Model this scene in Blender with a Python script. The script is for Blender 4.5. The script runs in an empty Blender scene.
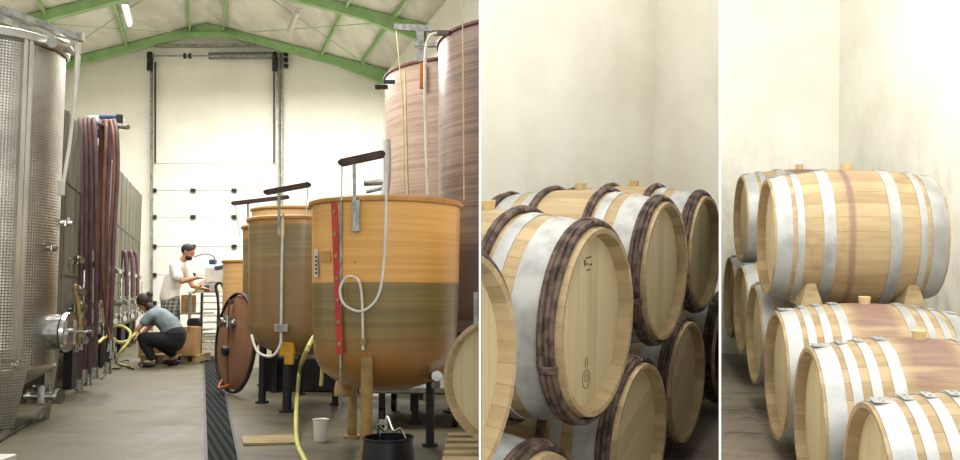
import bpy, bmesh, math, random
from mathutils import Vector, Matrix
random.seed(7)
C = bpy.context.scene.collection
SC = bpy.context.scene
PI = math.pi
FPX = 850.0
HY = 240.0 - 10.0            # camera height line is picked by the three bays' own pitch below

# ------------------------------------------------------------------ camera, world, light, exposure
cam_d = bpy.data.cameras.new('camera'); cam = bpy.data.objects.new('camera', cam_d); C.objects.link(cam)
cam_d.sensor_width = 36; cam_d.lens = FPX / 960 * 36; cam_d.clip_start = .05
cam.location = (0, 0, 0); cam.rotation_euler = (PI / 2, 0, 0); cam_d.shift_y = 0
SC.camera = cam
w = bpy.data.worlds.new('world'); SC.world = w; w.use_nodes = True
w.node_tree.nodes['Background'].inputs[0].default_value = (1.0, .985, .95, 1)
w.node_tree.nodes['Background'].inputs[1].default_value = 0.62
SC.view_settings.view_transform = 'Standard'; SC.view_settings.look = 'None'
SC.view_settings.exposure = 0.22; SC.view_settings.gamma = 1.0; SC.view_settings.use_curve_mapping = False
def area(name, loc, rot, sx, sy, power, col=(1, .98, .93)):
    d = bpy.data.lights.new(name, 'AREA'); d.shape = 'RECTANGLE'; d.size = sx; d.size_y = sy; d.energy = power; d.color = col
    o = bpy.data.objects.new(name, d); C.objects.link(o); o.location = loc; o.rotation_euler = rot
    return o
area('hall_roof_light', (-4.6, 16.0, 3.6), (0, 0, 0), 5.0, 6.0, 1000)
area('hall_front_light', (-3.6, 8.6, 4.4), (0.0, 0, 0), 4.0, 4.0, 480)
area('cellar_light', (1.0, 2.6, 2.6), (0, 0, 0), 2.2, 2.2, 105, (1, .99, .95))
area('cellar_light_right', (1.7, 4.2, 2.6), (0, 0, 0), 1.6, 2.6, 52, (1, .99, .95))

area('cellar_front_fill', (.9, -1.6, 1.7), (math.radians(72), 0, math.radians(-8)), 2.4, 1.8, 125, (1, .99, .95))  # added soft fill behind the camera, lifts the dim barrel heads

# ------------------------------------------------------------------ bays
CY = 230.0 + 0.0
def pitch(hor):                       # bay frame whose floor runs towards the picture height hor
    return Matrix.Rotation(-math.atan((hor - 230.0) / FPX), 4, 'X')
BAY = {'hall': pitch(294), 'mid': pitch(160), 'right': pitch(212)}
cur = {'m': BAY['hall'], 'list': []}
TOP = []                               # (object, bay)
def bay(n): cur['m'] = BAY[n]; cur['n'] = n
bay('hall')
def ray(px, py, d):
    v = cur['m'].inverted() @ Vector(((px - 480) / FPX, 1, (230 - py) / FPX))
    return v * (d / v.y)
def onfloor(px, py, h):
    v = cur['m'].inverted() @ Vector(((px - 480) / FPX, 1, (230 - py) / FPX))
    return v * (-h / v.z)

# ------------------------------------------------------------------ node helpers
def srgb(c):
    if isinstance(c, str): c = [int(c[i:i+2], 16) / 255 for i in (0, 2, 4)]
    return tuple((x / 12.92 if x <= .04045 else ((x + .055) / 1.055) ** 2.4) for x in c) + (1,)
class NT:
    def __init__(s, name):
        s.m = bpy.data.materials.new(name); s.m.use_nodes = True; s.t = s.m.node_tree; s.n = s.t.nodes
        s.b = s.n['Principled BSDF']
    def node(s, ty, **kw):
        n = s.n.new(ty)
        for k, v in kw.items(): setattr(n, k, v)
        return n
    def link(s, a, b): s.t.links.new(a, b)
    def put(s, v, sock):
        if hasattr(v, 'is_linked') or isinstance(v, bpy.types.NodeSocket): s.link(v, sock)
        else: sock.default_value = v
    def math(s, op, a, b=None, c=None):
        n = s.node('ShaderNodeMath', operation=op); s.put(a, n.inputs[0])
        if b is not None: s.put(b, n.inputs[1])
        if c is not None: s.put(c, n.inputs[2])
        return n.outputs[0]
    def coord(s): return s.node('ShaderNodeTexCoord').outputs['Object']
    def sep(s, v):
        n = s.node('ShaderNodeSeparateXYZ'); s.link(v, n.inputs[0]); return n.outputs
    def comb(s, x, y, z):
        n = s.node('ShaderNodeCombineXYZ'); s.put(x, n.inputs[0]); s.put(y, n.inputs[1]); s.put(z, n.inputs[2]); return n.outputs[0]
    def mapping(s, v, scale):
        n = s.node('ShaderNodeMapping'); s.link(v, n.inputs[0]); n.inputs['Scale'].default_value = scale; return n.outputs[0]
    def noise(s, v, scale, detail=4, rough=.55):
        n = s.node('ShaderNodeTexNoise'); s.link(v, n.inputs['Vector']); n.inputs['Scale'].default_value = scale
        n.inputs['Detail'].default_value = detail; n.inputs['Roughness'].default_value = rough; return n.outputs[0]
    def ramp(s, f, lo, hi):            # smooth 0..1 between lo and hi
        n = s.node('ShaderNodeMapRange', interpolation_type='SMOOTHSTEP'); s.put(f, n.inputs[0])
        n.inputs[1].default_value = lo; n.inputs[2].default_value = hi; return n.outputs[0]
    def mix(s, f, a, b, mode='MIX'):
        n = s.node('ShaderNodeMix', data_type='RGBA', blend_type=mode); s.put(f, n.inputs[0]); s.put(a, n.inputs[6]); s.put(b, n.inputs[7]); return n.outputs[2]
    def bump(s, h, strength, dist=.01):
        n = s.node('ShaderNodeBump'); s.put(h, n.inputs['Height']); n.inputs['Strength'].default_value = strength; n.inputs['Distance'].default_value = dist
        s.link(n.outputs[0], s.b.inputs['Normal'])
    def fin(s, col, rough=.5, metal=0, spec=.5):
        s.put(col, s.b.inputs['Base Color']); s.put(rough, s.b.inputs['Roughness']); s.put(metal, s.b.inputs['Metallic'])
        s.b.inputs['Specular IOR Level'].default_value = spec
        return s.m
def plain(name, c, rough=.5, metal=0, c2=None, ns=8, lo=.35, hi=.7, bump=0, stretch=(1, 1, 1), spec=.5):
    t = NT(name); v = t.mapping(t.coord(), stretch)
    if c2 is None:
        c2 = tuple(x * .82 for x in srgb(c)[:3]) + (1,)
    else: c2 = srgb(c2)
    n = t.noise(v, ns)
    if bump: t.bump(n, bump, .01)
    return t.fin(t.mix(t.ramp(n, lo, hi), srgb(c), c2), rough, metal, spec)

M = {}
M['wall'] = plain('white_plaster', 'f1eee4', .85, c2='e9e6da', ns=1.3, bump=.05)
def cellar_wall(name, c, c2):
    t = NT(name); v = t.coord(); n = t.noise(v, 1.6, 6, .6); n2 = t.noise(t.mapping(v, (1, 1, .35)), 5, 6, .7)
    a = t.mix(t.ramp(n, .35, .7), srgb(c), srgb(c2))
    b = t.mix(t.math('MULTIPLY', t.ramp(n2, .56, .8), .3), a, srgb('cfcbbc')); t.bump(t.noise(v, 12, 6), .12, .01)
    return t.fin(b, .9)
M['cellar'] = cellar_wall('cellar_plaster', 'f0eddf', 'e6e1d0')
def worn_cellar():                       # damp grime climbing up from the floor
    t = NT('damp_plaster'); v = t.coord(); n = t.noise(v, 1.8, 6, .6); n2 = t.noise(t.mapping(v, (1, 1, .6)), 4, 8, .75)
    z = t.sep(v)[2]
    a = t.mix(t.ramp(n, .35, .7), srgb('efede2'), srgb('e3e0d2'))
    g = t.math('MULTIPLY', t.ramp(n2, .42, .66), t.math('SUBTRACT', 1, t.ramp(z, -.3, .95)))
    b = t.mix(t.math('MULTIPLY', g, .5), a, srgb('9c988c')); t.bump(t.noise(v, 12, 6), .12, .01)
    return t.fin(b, .9)
M['damp'] = worn_cellar()
M['panel'] = plain('white_board', 'ffffff', .7, c2='ffffff')
M['roof'] = plain('white_roof_sheet', 'd8d5c8', .8, c2='bdbaae', ns=2.2, stretch=(1, .3, 1))
M['green'] = plain('green_paint', '93b57c', .55, c2='82a56c', ns=3)
M['door'] = plain('white_door_panel', 'e4e4dc', .5, c2='dcdcd4', ns=2)
M['galv'] = plain('galvanised_steel', 'a9a9a2', .4, .6, c2='7d7d78', ns=14)
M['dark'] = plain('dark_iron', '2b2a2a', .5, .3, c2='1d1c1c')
M['black'] = plain('black_plastic', '15171a', .45, c2='0e1012')
M['rust'] = plain('brown_painted_steel', '4a3630', .6, .2, c2='33251f')
M['chrome'] = plain('polished_steel', 'c8c8c4', .22, .95, c2='a0a09c', ns=20)
M['steel'] = plain('brushed_steel', 'c4c2ba', .35, .85, c2='a6a49b', ns=5, stretch=(1, 1, .2))
M['greytank'] = plain('grey_tank_wall', '737064', .95, 0, c2='5f5c52', ns=4, stretch=(1, 1, .35), spec=.05)
M['hose_red'] = plain('maroon_rubber', '644a4c', .5, c2='4b3538', ns=6)
M['hose_brown'] = plain('brown_rubber', '75503f', .5, c2='5c3d30', ns=6)
M['yellow_hose'] = plain('yellow_rubber', 'c4c06c', .45, c2='aeaa58')
M['clear'] = plain('milky_tube', 'd9d8cc', .35, c2='c5c4b4')
M['cord'] = plain('straw_cord', 'c9bd8c', .6, c2='b3a778')
M['red'] = plain('red_scale', 'c0392f', .5, c2='a82f28')
M['orange'] = plain('orange_paint', 'c0662f', .5, c2='9d4e22')
M['tan'] = plain('tan_paint', 'a3864a', .5, c2='7f6636', ns=9)
M['card'] = plain('cardboard', 'a9845a', .85, c2='96734b', ns=4)
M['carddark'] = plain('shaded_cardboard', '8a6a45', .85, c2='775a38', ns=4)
M['pallet'] = plain('pallet_wood', 'a38f68', .85, c2='7e6c4b', ns=6, stretch=(1, 6, 6))
M['white'] = plain('white_plastic', 'd2d0c8', .45, c2='c2c0b6')
M['blue'] = plain('blue_plastic', '3c4f78', .45, c2='2c3c60')
M['yellowp'] = plain('yellow_plastic', 'd8a52a', .5, c2='c08f20')
M['skin'] = plain('skin', 'b98363', .6, c2='a87354')
M['skin2'] = plain('pale_skin', 'cf9f80', .6, c2='bd8d6f')
M['hair'] = plain('dark_hair', '1f1815', .6, c2='120e0c', ns=30)
M['hair2'] = plain('brown_hair', '3a2820', .6, c2='241812', ns=30)
M['shirt'] = plain('white_cotton', 'e6e3da', .9, c2='d6d2c8', ns=9, bump=.3)
M['greyshirt'] = plain('grey_cotton', '7c8a8e', .9, c2='65737a', ns=9, bump=.3)
M['trousers'] = plain('black_cotton', '17171a', .9, c2='0f0f12')
M['shoe'] = plain('dark_shoe', '23242a', .6, c2='3a3a40', ns=20)
M['bark'] = plain('chestnut_bark', '624f43', .75, c2='34261e', ns=22, lo=.4, hi=.62, bump=.6)
M['willow'] = plain('willow_binding', '77625a', .8, c2='4a3a34', ns=25, bump=.5)
M['hoop'] = plain('galvanised_hoop', 'acadab', .45, .3, c2='8f908d', ns=6, bump=.12)
M['hoop_pale'] = plain('pale_galvanised_hoop', 'b4b4af', .5, .15, c2='91918c', ns=9, bump=.15)
M['bung'] = plain('bung_silicone', 'cdb383', .6, c2='c0a575')
M['ink'] = plain('dark_stamp', '8b6c46', .8, c2='7f623f')
M['lamp'] = NT('lamp_tube').m; _b = M['lamp'].node_tree.nodes['Principled BSDF']; _b.inputs['Emission Color'].default_value = (.95, 1, .97, 1); _b.inputs['Emission Strength'].default_value = 3
def dimple():
    t = NT('dimpled_steel'); v = t.coord(); x, y, z = t.sep(v)
    u = t.math('MULTIPLY', t.math('ARCTAN2', y, x), .52); k = 2 * PI / .046
    a = t.math('SINE', t.math('MULTIPLY', t.math('ADD', u, z), k)); b = t.math('SINE', t.math('MULTIPLY', t.math('SUBTRACT', u, z), k))
    h = t.math('MULTIPLY', a, b); t.bump(h, .3, .005)
    n = t.noise(v, 2.5)
    return t.fin(t.mix(t.ramp(n, .3, .7), srgb('b4b1a8'), srgb('94918a')), .3, .85)
M['dimple'] = dimple()
def shortsmat():
    t = NT('plaid_cotton'); v = t.coord(); x, y, z = t.sep(v)
    a = t.math('GREATER_THAN', t.math('SINE', t.math('MULTIPLY', x, 110)), .3); b = t.math('GREATER_THAN', t.math('SINE', t.math('MULTIPLY', z, 110)), .3)
    return t.fin(t.mix(t.math('MULTIPLY', t.math('ADD', a, b), .5), srgb('33373b'), srgb('85847c')), .9)
M['shorts'] = shortsmat()
def fibre(name, top, low, level, edge=.004, band='0'):
    t = NT(name); v = t.coord(); x, y, z = t.sep(v)
    n = t.noise(t.mapping(v, (.3, .3, 14)), 3, 5, .6); n2 = t.noise(v, 1.7, 3)
    wob = t.math('ADD', z, t.math('MULTIPLY', n2, .012))
    f = t.ramp(wob, level - edge, level + edge)
    hi = t.mix(t.ramp(n, .35, .7), srgb(top[0]), srgb(top[1])); lo = t.mix(t.ramp(n, .35, .65), srgb(low[0]), srgb(low[1]))
    lo = t.mix(t.math('MULTIPLY', t.ramp(z, level - .25, level - .52), .9), lo, srgb(low[2]))
    t.bump(n, .25, .008)
    t.b.inputs['Coat Weight'].default_value = .35; t.b.inputs['Coat Roughness'].default_value = .2
    return t.fin(t.mix(f, lo, hi), .38)
M['vat'] = fibre('amber_fibreglass', ('e0aa58', 'd29a46'), ('88743c', '766336', '9c6c34'), 1.13)
M['vatc'] = fibre('olive_fibreglass', ('cc9a58', 'b98a48'), ('957f55', '816c46', '8c6d42'), 1.68)
M['vatp'] = fibre('pale_fibreglass', ('dcb47a', 'cfa265'), ('d2a76a', 'c39655', 'c09050'), .5)
M['vatt'] = fibre('rose_fibreglass', ('b39a86', '96796a'), ('a08270', '866a5a', '7d6050'), 2.0, .5)
M['vatb'] = fibre('brown_fibreglass', ('866a5a', '5e483d'), ('7c6255', '5f483e', '4a372e'), 1.9, .6)
M['lid'] = plain('russet_fibreglass', '876044', .4, c2='704e38', ns=3)
M['rim'] = plain('ochre_rim', 'c08e4c', .45, c2='a8763a', ns=5)
M['rimd'] = plain('dark_rim', '6f4038', .45, c2='552f2a', ns=5)
def concrete(name, a, b, c, gl=.55):
    t = NT(name); v = t.coord(); n = t.noise(t.mapping(v, (1, .6, 1)), 1.1, 8, .65); n2 = t.noise(t.mapping(v, (.5, 1.3, 1)), 2.2, 8, .75)
    col = t.mix(t.ramp(n, .35, .68), srgb(a), srgb(b)); col = t.mix(t.math('MULTIPLY', t.ramp(n2, .5, .66), .7), col, srgb(c))
    t.bump(n2, .15, .01)
    return t.fin(col, t.math('SUBTRACT', gl + .15, t.math('MULTIPLY', t.ramp(n, .4, .7), .25)))
M['floor'] = concrete('hall_concrete', '5d563f', '4a4431', '2a2619', .5)
M['cfloor'] = concrete('cellar_concrete', '9c917e', '7d7263', '41392f', .7)
def grate():
    t = NT('drain_grating'); x, y, z = t.sep(t.coord())
    s = t.math('SINE', t.math('MULTIPLY', t.math('ADD', y, t.math('MULTIPLY', x, 2.4)), 2 * PI / .14))
    return t.fin(t.mix(t.ramp(s, -.3, .4), srgb('2c302e'), srgb('0c0e0e')), .9, 0, .1)
M['grate'] = grate()
def staves(name, a, b, stain=0):
    t = NT(name); v = t.coord(); x, y, z = t.sep(v)
    ang = t.math('MULTIPLY', t.math('ADD', t.math('ARCTAN2', y, z), PI), 30 / (2 * PI))
    fr = t.math('FRACT', ang); cell = t.math('FLOOR', ang)
    edge = t.math('ABSOLUTE', t.math('SUBTRACT', fr, .5)); seam = t.ramp(edge, .462, .498)
    wn = t.node('ShaderNodeTexWhiteNoise', noise_dimensions='1D'); t.link(cell, wn.inputs['W'])
    inf = t.node('ShaderNodeObjectInfo').outputs['Random']
    vv = t.node('ShaderNodeVectorMath', operation='ADD'); t.link(v, vv.inputs[0]); t.link(t.comb(inf, t.math('MULTIPLY', inf, 7), inf), vv.inputs[1])
    g = t.noise(t.mapping(vv.outputs[0], (1.2, 14, 14)), 2.5, 6, .6); blot = t.noise(vv.outputs[0], 3.5, 5, .6)
    f = t.math('ADD', t.math('MULTIPLY', wn.outputs[0], .3), t.math('MULTIPLY', g, .75))
    col = t.mix(t.ramp(f, .25, .85), srgb(a), srgb(b))
    col = t.mix(t.math('MULTIPLY', t.ramp(blot, .54, .72), .5), col, srgb('7d6444'))
    col = t.mix(t.math('MULTIPLY', seam, .4), col, srgb('6a563c'))
    if stain:
        ax = t.math('ABSOLUTE', x)
        m1 = t.math('MULTIPLY', t.math('SUBTRACT', 1, t.ramp(t.math('ADD', ax, t.math('MULTIPLY', blot, .1)), .12, .2)), t.ramp(t.math('ADD', z, t.math('MULTIPLY', g, .3)), .28, .5))
        if stain == 2:                  # one thin run of wine down the side instead of the broad spill
            m0 = t.math('SUBTRACT', 1, t.ramp(t.math('ABSOLUTE', t.math('SUBTRACT', x, t.math('ADD', .03, t.math('MULTIPLY', blot, .05)))), .006, .028))
            m1 = t.math('ADD', t.math('MULTIPLY', m1, .35), t.math('MULTIPLY', m0, .7))
        col = t.mix(t.math('MULTIPLY', m1, .85), col, srgb('745350'))
    t.bump(t.math('SUBTRACT', g, t.math('MULTIPLY', seam, 1.5)), .25, .004)
    return t.fin(col, .7)
M['stave'] = staves('pale_oak_staves', 'b8a27a', '98825a')
M['stave_w'] = staves('wine_stained_staves', 'ae9874', '8e7753', 1)
M['stave_r'] = staves('wine_streaked_staves', 'b09a74', '907953', 2)
def headmat():
    t = NT('oak_barrel_head'); v = t.coord(); x, y, z = t.sep(v)
    yy = t.math('MULTIPLY', y, 1 / .075); fr = t.math('FRACT', t.math('ADD', yy, 50)); seam = t.ramp(t.math('ABSOLUTE', t.math('SUBTRACT', fr, .5)), .475, .499)
    wn = t.node('ShaderNodeTexWhiteNoise', noise_dimensions='1D'); t.link(t.math('FLOOR', t.math('ADD', yy, 50)), wn.inputs['W'])
    g = t.noise(t.mapping(v, (14, 14, 1.2)), 3, 6, .6)
    f = t.math('ADD', t.math('MULTIPLY', wn.outputs[0], .4), t.math('MULTIPLY', g, .6))
    col = t.mix(t.ramp(f, .3, .85), srgb('cbbb92'), srgb('b5a27a')); col = t.mix(t.math('MULTIPLY', seam, .5), col, srgb('8a7048'))
    return t.fin(col, .7)
M['head'] = headmat()

# ------------------------------------------------------------------ mesh helpers
def nb(): return bmesh.new()
def box(bm, c, s, rot=None):
    r = bmesh.ops.create_cube(bm, size=1)
    m = Matrix.Translation(Vector(c)) @ ((rot if rot else Matrix.Identity(4)) @ Matrix.Diagonal((s[0], s[1], s[2], 1)))
    bmesh.ops.transform(bm, matrix=m, verts=r['verts']); return r['verts']
def frame_of(d):
    d = d.normalized(); up = Vector((0, 0, 1)) if abs(d.z) < .95 else Vector((1, 0, 0))
    a = d.cross(up).normalized(); return a, d.cross(a).normalized()
def cyl(bm, p0, p1, r0, r1=None, seg=16, cap=True):
    p0 = Vector(p0); p1 = Vector(p1); r1 = r0 if r1 is None else r1; a, b = frame_of(p1 - p0)
    A = [bm.verts.new(p0 + (a * math.cos(t) + b * math.sin(t)) * r0) for t in [2 * PI * i / seg for i in range(seg)]]
    B = [bm.verts.new(p1 + (a * math.cos(t) + b * math.sin(t)) * r1) for t in [2 * PI * i / seg for i in range(seg)]]
    for i in range(seg): bm.faces.new((A[i], A[(i+1) % seg], B[(i+1) % seg], B[i]))
    if cap: bm.faces.new(A[::-1]); bm.faces.new(B)
def beam(bm, p0, p1, w_, h_, up=(0, 0, 1)):
    p0 = Vector(p0); p1 = Vector(p1); d = (p1 - p0).normalized(); s = d.cross(Vector(up)).normalized(); u = s.cross(d).normalized()
    q = []
    for p in (p0, p1):
        for i, j in ((-1, -1), (1, -1), (1, 1), (-1, 1)): q.append(bm.verts.new(p + s * (i * w_ / 2) + u * (j * h_ / 2)))
    for f in ((0, 1, 2, 3), (7, 6, 5, 4), (0, 4, 5, 1), (1, 5, 6, 2), (2, 6, 7, 3), (3, 7, 4, 0)): bm.faces.new([q[i] for i in f])
def smooth_path(pts, n=8):
    pts = [Vector(p) for p in pts]; out = []
    for i in range(len(pts) - 1):
        p0 = pts[max(i-1, 0)]; p1 = pts[i]; p2 = pts[i+1]; p3 = pts[min(i+2, len(pts)-1)]
        for k in range(n):
            t = k / n
            out.append(.5 * ((2*p1) + (p2-p0)*t + (2*p0-5*p1+4*p2-p3)*t*t + (-p0+3*p1-3*p2+p3)*t**3))
    out.append(pts[-1]); return out
def tube(bm, pts, r, seg=8, n=8, smooth=True):
    P = smooth_path(pts, n) if smooth else [Vector(p) for p in pts]
    rings = []; prev = None
    for i, p in enumerate(P):
        d = (P[min(i+1, len(P)-1)] - P[max(i-1, 0)]).normalized()
        if prev is None: a, b = frame_of(d)
        else:
            a = (prev - d * prev.dot(d)).normalized(); b = d.cross(a).normalized()
        prev = a
        rings.append([bm.verts.new(p + (a * math.cos(2*PI*k/seg) + b * math.sin(2*PI*k/seg)) * r) for k in range(seg)])
    for A, B in zip(rings, rings[1:]):
        for i in range(seg): bm.faces.new((A[i], A[(i+1) % seg], B[(i+1) % seg], B[i]))
    bm.faces.new(rings[0][::-1]); bm.faces.new(rings[-1])
def lathe(bm, prof, seg=48, axis='Z', closed=False, origin=(0, 0, 0)):
    o = Vector(origin); R = []
    for (r, h) in prof:
        ring = []
        if r < 1e-6:
            v = bm.verts.new(o + (Vector((0, 0, h)) if axis == 'Z' else Vector((h, 0, 0)))); R.append([v]); continue
        for k in range(seg):
            t = 2 * PI * k / seg
            ring.append(bm.verts.new(o + (Vector((r*math.cos(t), r*math.sin(t), h)) if axis == 'Z' else Vector((h, r*math.sin(t), r*math.cos(t))))))
        R.append(ring)
    prs = list(zip(R, R[1:])) + ([(R[-1], R[0])] if closed else [])
    for A, B in prs:
        for i in range(seg):
            j = (i + 1) % seg
            if len(A) == 1 and len(B) == 1: continue
            if len(A) == 1: bm.faces.new((A[0], B[j], B[i]))
            elif len(B) == 1: bm.faces.new((A[i], A[j], B[0]))
            else: bm.faces.new((A[i], A[j], B[j], B[i]))
def quad(bm, pts): bm.faces.new([bm.verts.new(Vector(p)) for p in pts])
def slab(bm, pts, off):                 # polygon with thickness: extrude by vector off
    a = [bm.verts.new(Vector(p)) for p in pts]; b = [bm.verts.new(Vector(p) + Vector(off)) for p in pts]; n = len(a)
    bm.faces.new(a); bm.faces.new(b[::-1])
    for i in range(n): bm.faces.new((a[i], b[i], b[(i+1) % n], a[(i+1) % n]))
def obj(name, bm, m, parent=None, smooth=True, bev=0, label=None):
    bmesh.ops.recalc_face_normals(bm, faces=bm.faces)
    me = bpy.data.meshes.new(name)
    if smooth:
        for f in bm.faces: f.smooth = True
        for e in bm.edges:
            if len(e.link_faces) == 2 and e.calc_face_angle(0) > .6: e.smooth = False
    bm.to_mesh(me); bm.free()
    me.materials.append(M[m] if isinstance(m, str) else m)
    o = bpy.data.objects.new(name, me); C.objects.link(o)
    if parent: o.parent = parent
    else: TOP.append((o, cur['n']))
    if bev:
        md = o.modifiers.new('bevel', 'BEVEL'); md.width = bev; md.segments = 2; md.limit_method = 'ANGLE'
    if label: o['label'] = label
    return o
def tag(o, label, cat, group=None, kind=None):
    o['label'] = label; o['category'] = cat
    if group: o['group'] = group
    if kind: o['kind'] = kind
    return o
def thing(name, label, cat, loc=(0, 0, 0), rotz=0, group=None):
    o = bpy.data.objects.new(name, None); C.objects.link(o); o.location = loc; o.rotation_euler = (0, 0, rotz); o.empty_display_size = .1
    TOP.append((o, cur['n'])); return tag(o, label, cat, group)
def struct(name, bm, m, smooth=False, label=None):
    o = obj(name, bm, m, None, smooth); o['kind'] = 'structure'
    if label: o['label'] = label
    return o
def T(l): return Vector(l)

# ================================================================== HALL SHELL
bay('hall'); HH = 1.05
VX = (201 - 480) / FPX                  # the hall runs off to the left of straight ahead
def hall(x, d, z): return Vector((x + VX * d, d, z))       # x across the hall, d along it, z above the eye
D1 = 21.6
def zr(x): return 6.84 - .26 * abs(x)
bm = nb()
slab(bm, [hall(-4.6, 4.6, -HH), Vector((-.004, 1.9, -HH)), Vector((-.004, 5.6, -HH)), hall(4.6, 9, -HH), hall(4.6, D1 + .3, -HH), hall(-4.6, D1 + .3, -HH)], (0, 0, -.2))
struct('floor', bm, 'floor')
bm = nb(); slab(bm, [hall(-4.75, D1, -HH), hall(4.75, D1, -HH), hall(4.75, D1, zr(4.75) + .0), hall(0, D1, zr(0)), hall(-4.75, D1, zr(4.75) + .0)], (0, .2, 0)); struct('wall_back', bm, 'wall')
bm = nb(); slab(bm, [hall(4.6, 9.5, -HH), hall(4.6, D1, -HH), hall(4.6, D1, zr(4.6) + .02), hall(4.6, 9.5, zr(4.6) + .02)], (.2, 0, 0)); struct('wall_right', bm, 'wall')
bm = nb(); slab(bm, [hall(-4.6, 8, -HH), hall(-4.6, D1, -HH), hall(-4.6, D1, zr(4.6) + .02), hall(-4.6, 8, zr(4.6) + .02)], (-.2, 0, 0)); struct('wall_left', bm, 'wall')
bm = nb()
for s in (-1, 1):
    slab(bm, [hall(0, 11.5, zr(0)), hall(0, D1 + .2, zr(0)), hall(s * 4.8, D1 + .2, zr(4.8)), hall(s * 4.8, 11.5, zr(4.8))], (0, 0, .12))
    for i in range(24):                  # ribs of the roof sheeting
        x = s * (.1 + i * .2)
        if 13 <= 12: pass
struct('ceiling', bm, 'roof')
# portal frames (each a thing) and purlins
def portal(d, label):
    t = thing('roof_frame', label, 'roof frame', group='green portal frames')
    for s in (-1, 1):
        b = nb()
        prof = [(0, -.02), (s * 4.55, -.02), (s * 4.55, -.42), (s * 3.2, -.24), (s * 1.2, -.22), (0, -.24)]
        slab(b, [hall(x, d, zr(x) + z) for x, z in prof], (0, .16, 0))
        obj('rafter', b, 'green', t, False)
    b = nb(); beam(b, hall(-.72, d - .03, zr(.72) - .15), hall(.72, d - .03, zr(.72) - .15), .1, .12); obj('tie_plate', b, 'green', t, False)
    return t
portal(D1 - .6, 'green steel portal frame against the far wall above the roller door')
portal(D1 - 4.2, 'green steel portal frame nearer, cropped by the picture top')
def rod(name, p0, p1, r, m, label, cat, group=None):
    b = nb(); cyl(b, p0, p1, r, seg=8); o = obj(name, b, m); tag(o, label, cat, group)
pl = ['green purlin running back just left of the ridge', 'green purlin running back just right of the ridge', 'green purlin on the left roof slope near the fluorescent tube', 'green purlin on the right roof slope, third in from the ridge', 'green purlin on the left slope behind the steel tank arm', 'green purlin low on the right slope by the rose tank']
for (x, lb) in zip((-.42, .42, -2.0, 2.9, -3.4, 3.9), pl):
    b = nb(); beam(b, hall(x, D1 - 9, zr(x) - .06), hall(x, D1 - .5, zr(x) - .06), .05, .12); tag(obj('purlin', b, 'green', None, False), lb, 'purlin', 'green purlins under the roof')
for s, lb in ((-1, 'thin green brace rod crossing the left roof slope'), (1, 'thin green brace rod crossing the right roof slope')):
    rod('brace_rod', hall(s * .5, D1 - 4.8, zr(.5) - .2), hall(s * 4.3, D1 - .7, zr(4.3) - .2), .011, 'green', lb + ' outward', 'brace', 'roof brace rods')
    rod('brace_rod', hall(s * 4.3, D1 - 4.8, zr(4.3) - .2), hall(s * .5, D1 - .7, zr(.5) - .2), .009, 'green', lb + ' inward', 'brace', 'roof brace rods')
# fluorescent tubes
def flu(x, d, ln, lb, on):
    t = thing('fluorescent_lamp', lb, 'lamp', group='ceiling tubes')
    b = nb(); beam(b, hall(x, d, zr(x) - .2), hall(x, d + ln, zr(x) - .2), .16, .05); obj('lamp_housing', b, 'white', t, False)
    b = nb(); cyl(b, hall(x, d + .05, zr(x) - .26), hall(x, d + ln - .05, zr(x) - .26), .045, seg=10); obj('lamp_tube', b, 'lamp' if on else 'white', t)
flu(-1.76, D1 - 3.9, 1.3, 'lit fluorescent tube under the left roof slope', True)
flu(1.95, D1 - 3.7, 1.5, 'unlit fluorescent batten under the right roof slope', False)

# far sectional door
dd = D1 - .12
def W(px, py, d=D1 - .12): return ray(px, py, d)
t0 = bpy.data.objects.new('door_1', None); C.objects.link(t0); TOP.append((t0, 'hall')); t0['kind'] = 'structure'; t0['label'] = 'tall white sectional door in the far wall'
ys = [163, 190.5, 217, 246.5, 275, 303, 333]
for a, c in zip(ys, ys[1:]):
    b = nb(); slab(b, [W(153, a + .35), W(276, a + .35), W(276, c), W(153, c)], (0, .08, 0)); obj('door_panel', b, 'door', t0, False, .008)
b = nb()
for y in ys[1:-1]:
    for x in (154, 193, 234, 275): box(b, W(x, y, D1 - .17), (.12, .05, .10))
obj('hinge', b, 'dark', t0, False)
b = nb()
slab(b, [W(153, 48), W(276, 48), W(276, 163), W(153, 163)], (0, .05, 0)); obj('lintel_sheet', b, 'wall', t0, False)
for x, xx in ((151.5, 'left'), (277.5, 'right')):
    b = nb(); beam(b, W(x, 338, D1 - .22), W(x, 57, D1 - .22), .06, .06, (0, 1, 0)); obj('track', b, 'galv', t0, False)
b = nb()
for x in (155.2, 274): beam(b, W(x, 163, D1 - .24), W(x, 62, D1 - .24), .035, .035, (0, 1, 0))
obj('guide_rail', b, 'dark', t0, False)
b = nb(); beam(b, W(146, 45.5, D1 - .5), W(283, 44.5, D1 - .5), .06, .07); obj('top_rail', b, 'galv', t0, False)
b = nb(); cyl(b, W(152, 56, D1 - .35), W(278, 56, D1 - .35), .022, seg=8); obj('spring_shaft', b, 'galv', t0)
b = nb()
P0, P1 = W(209, 56, D1 - .35), W(273, 55.5, D1 - .35)
cyl(b, P0, P1, .075, seg=12)
for i in range(60): cyl(b, P0.lerp(P1, (i + .2) / 60), P0.lerp(P1, (i + .7) / 60), .09, seg=12)
obj('torsion_spring', b, 'galv', t0)
b = nb()
for x in (185, 190): cyl(b, W(x - 1, 56, D1 - .35), W(x + 1, 56, D1 - .35), .07, seg=10)
for x in (150, 275): cyl(b, W(x - 1.3, 57, D1 - .35), W(x + 1.3, 57, D1 - .35), .14, seg=14); box(b, W(x, 62, D1 - .3), (.12, .1, .45))
obj('bearing_bracket', b, 'dark', t0)
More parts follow.
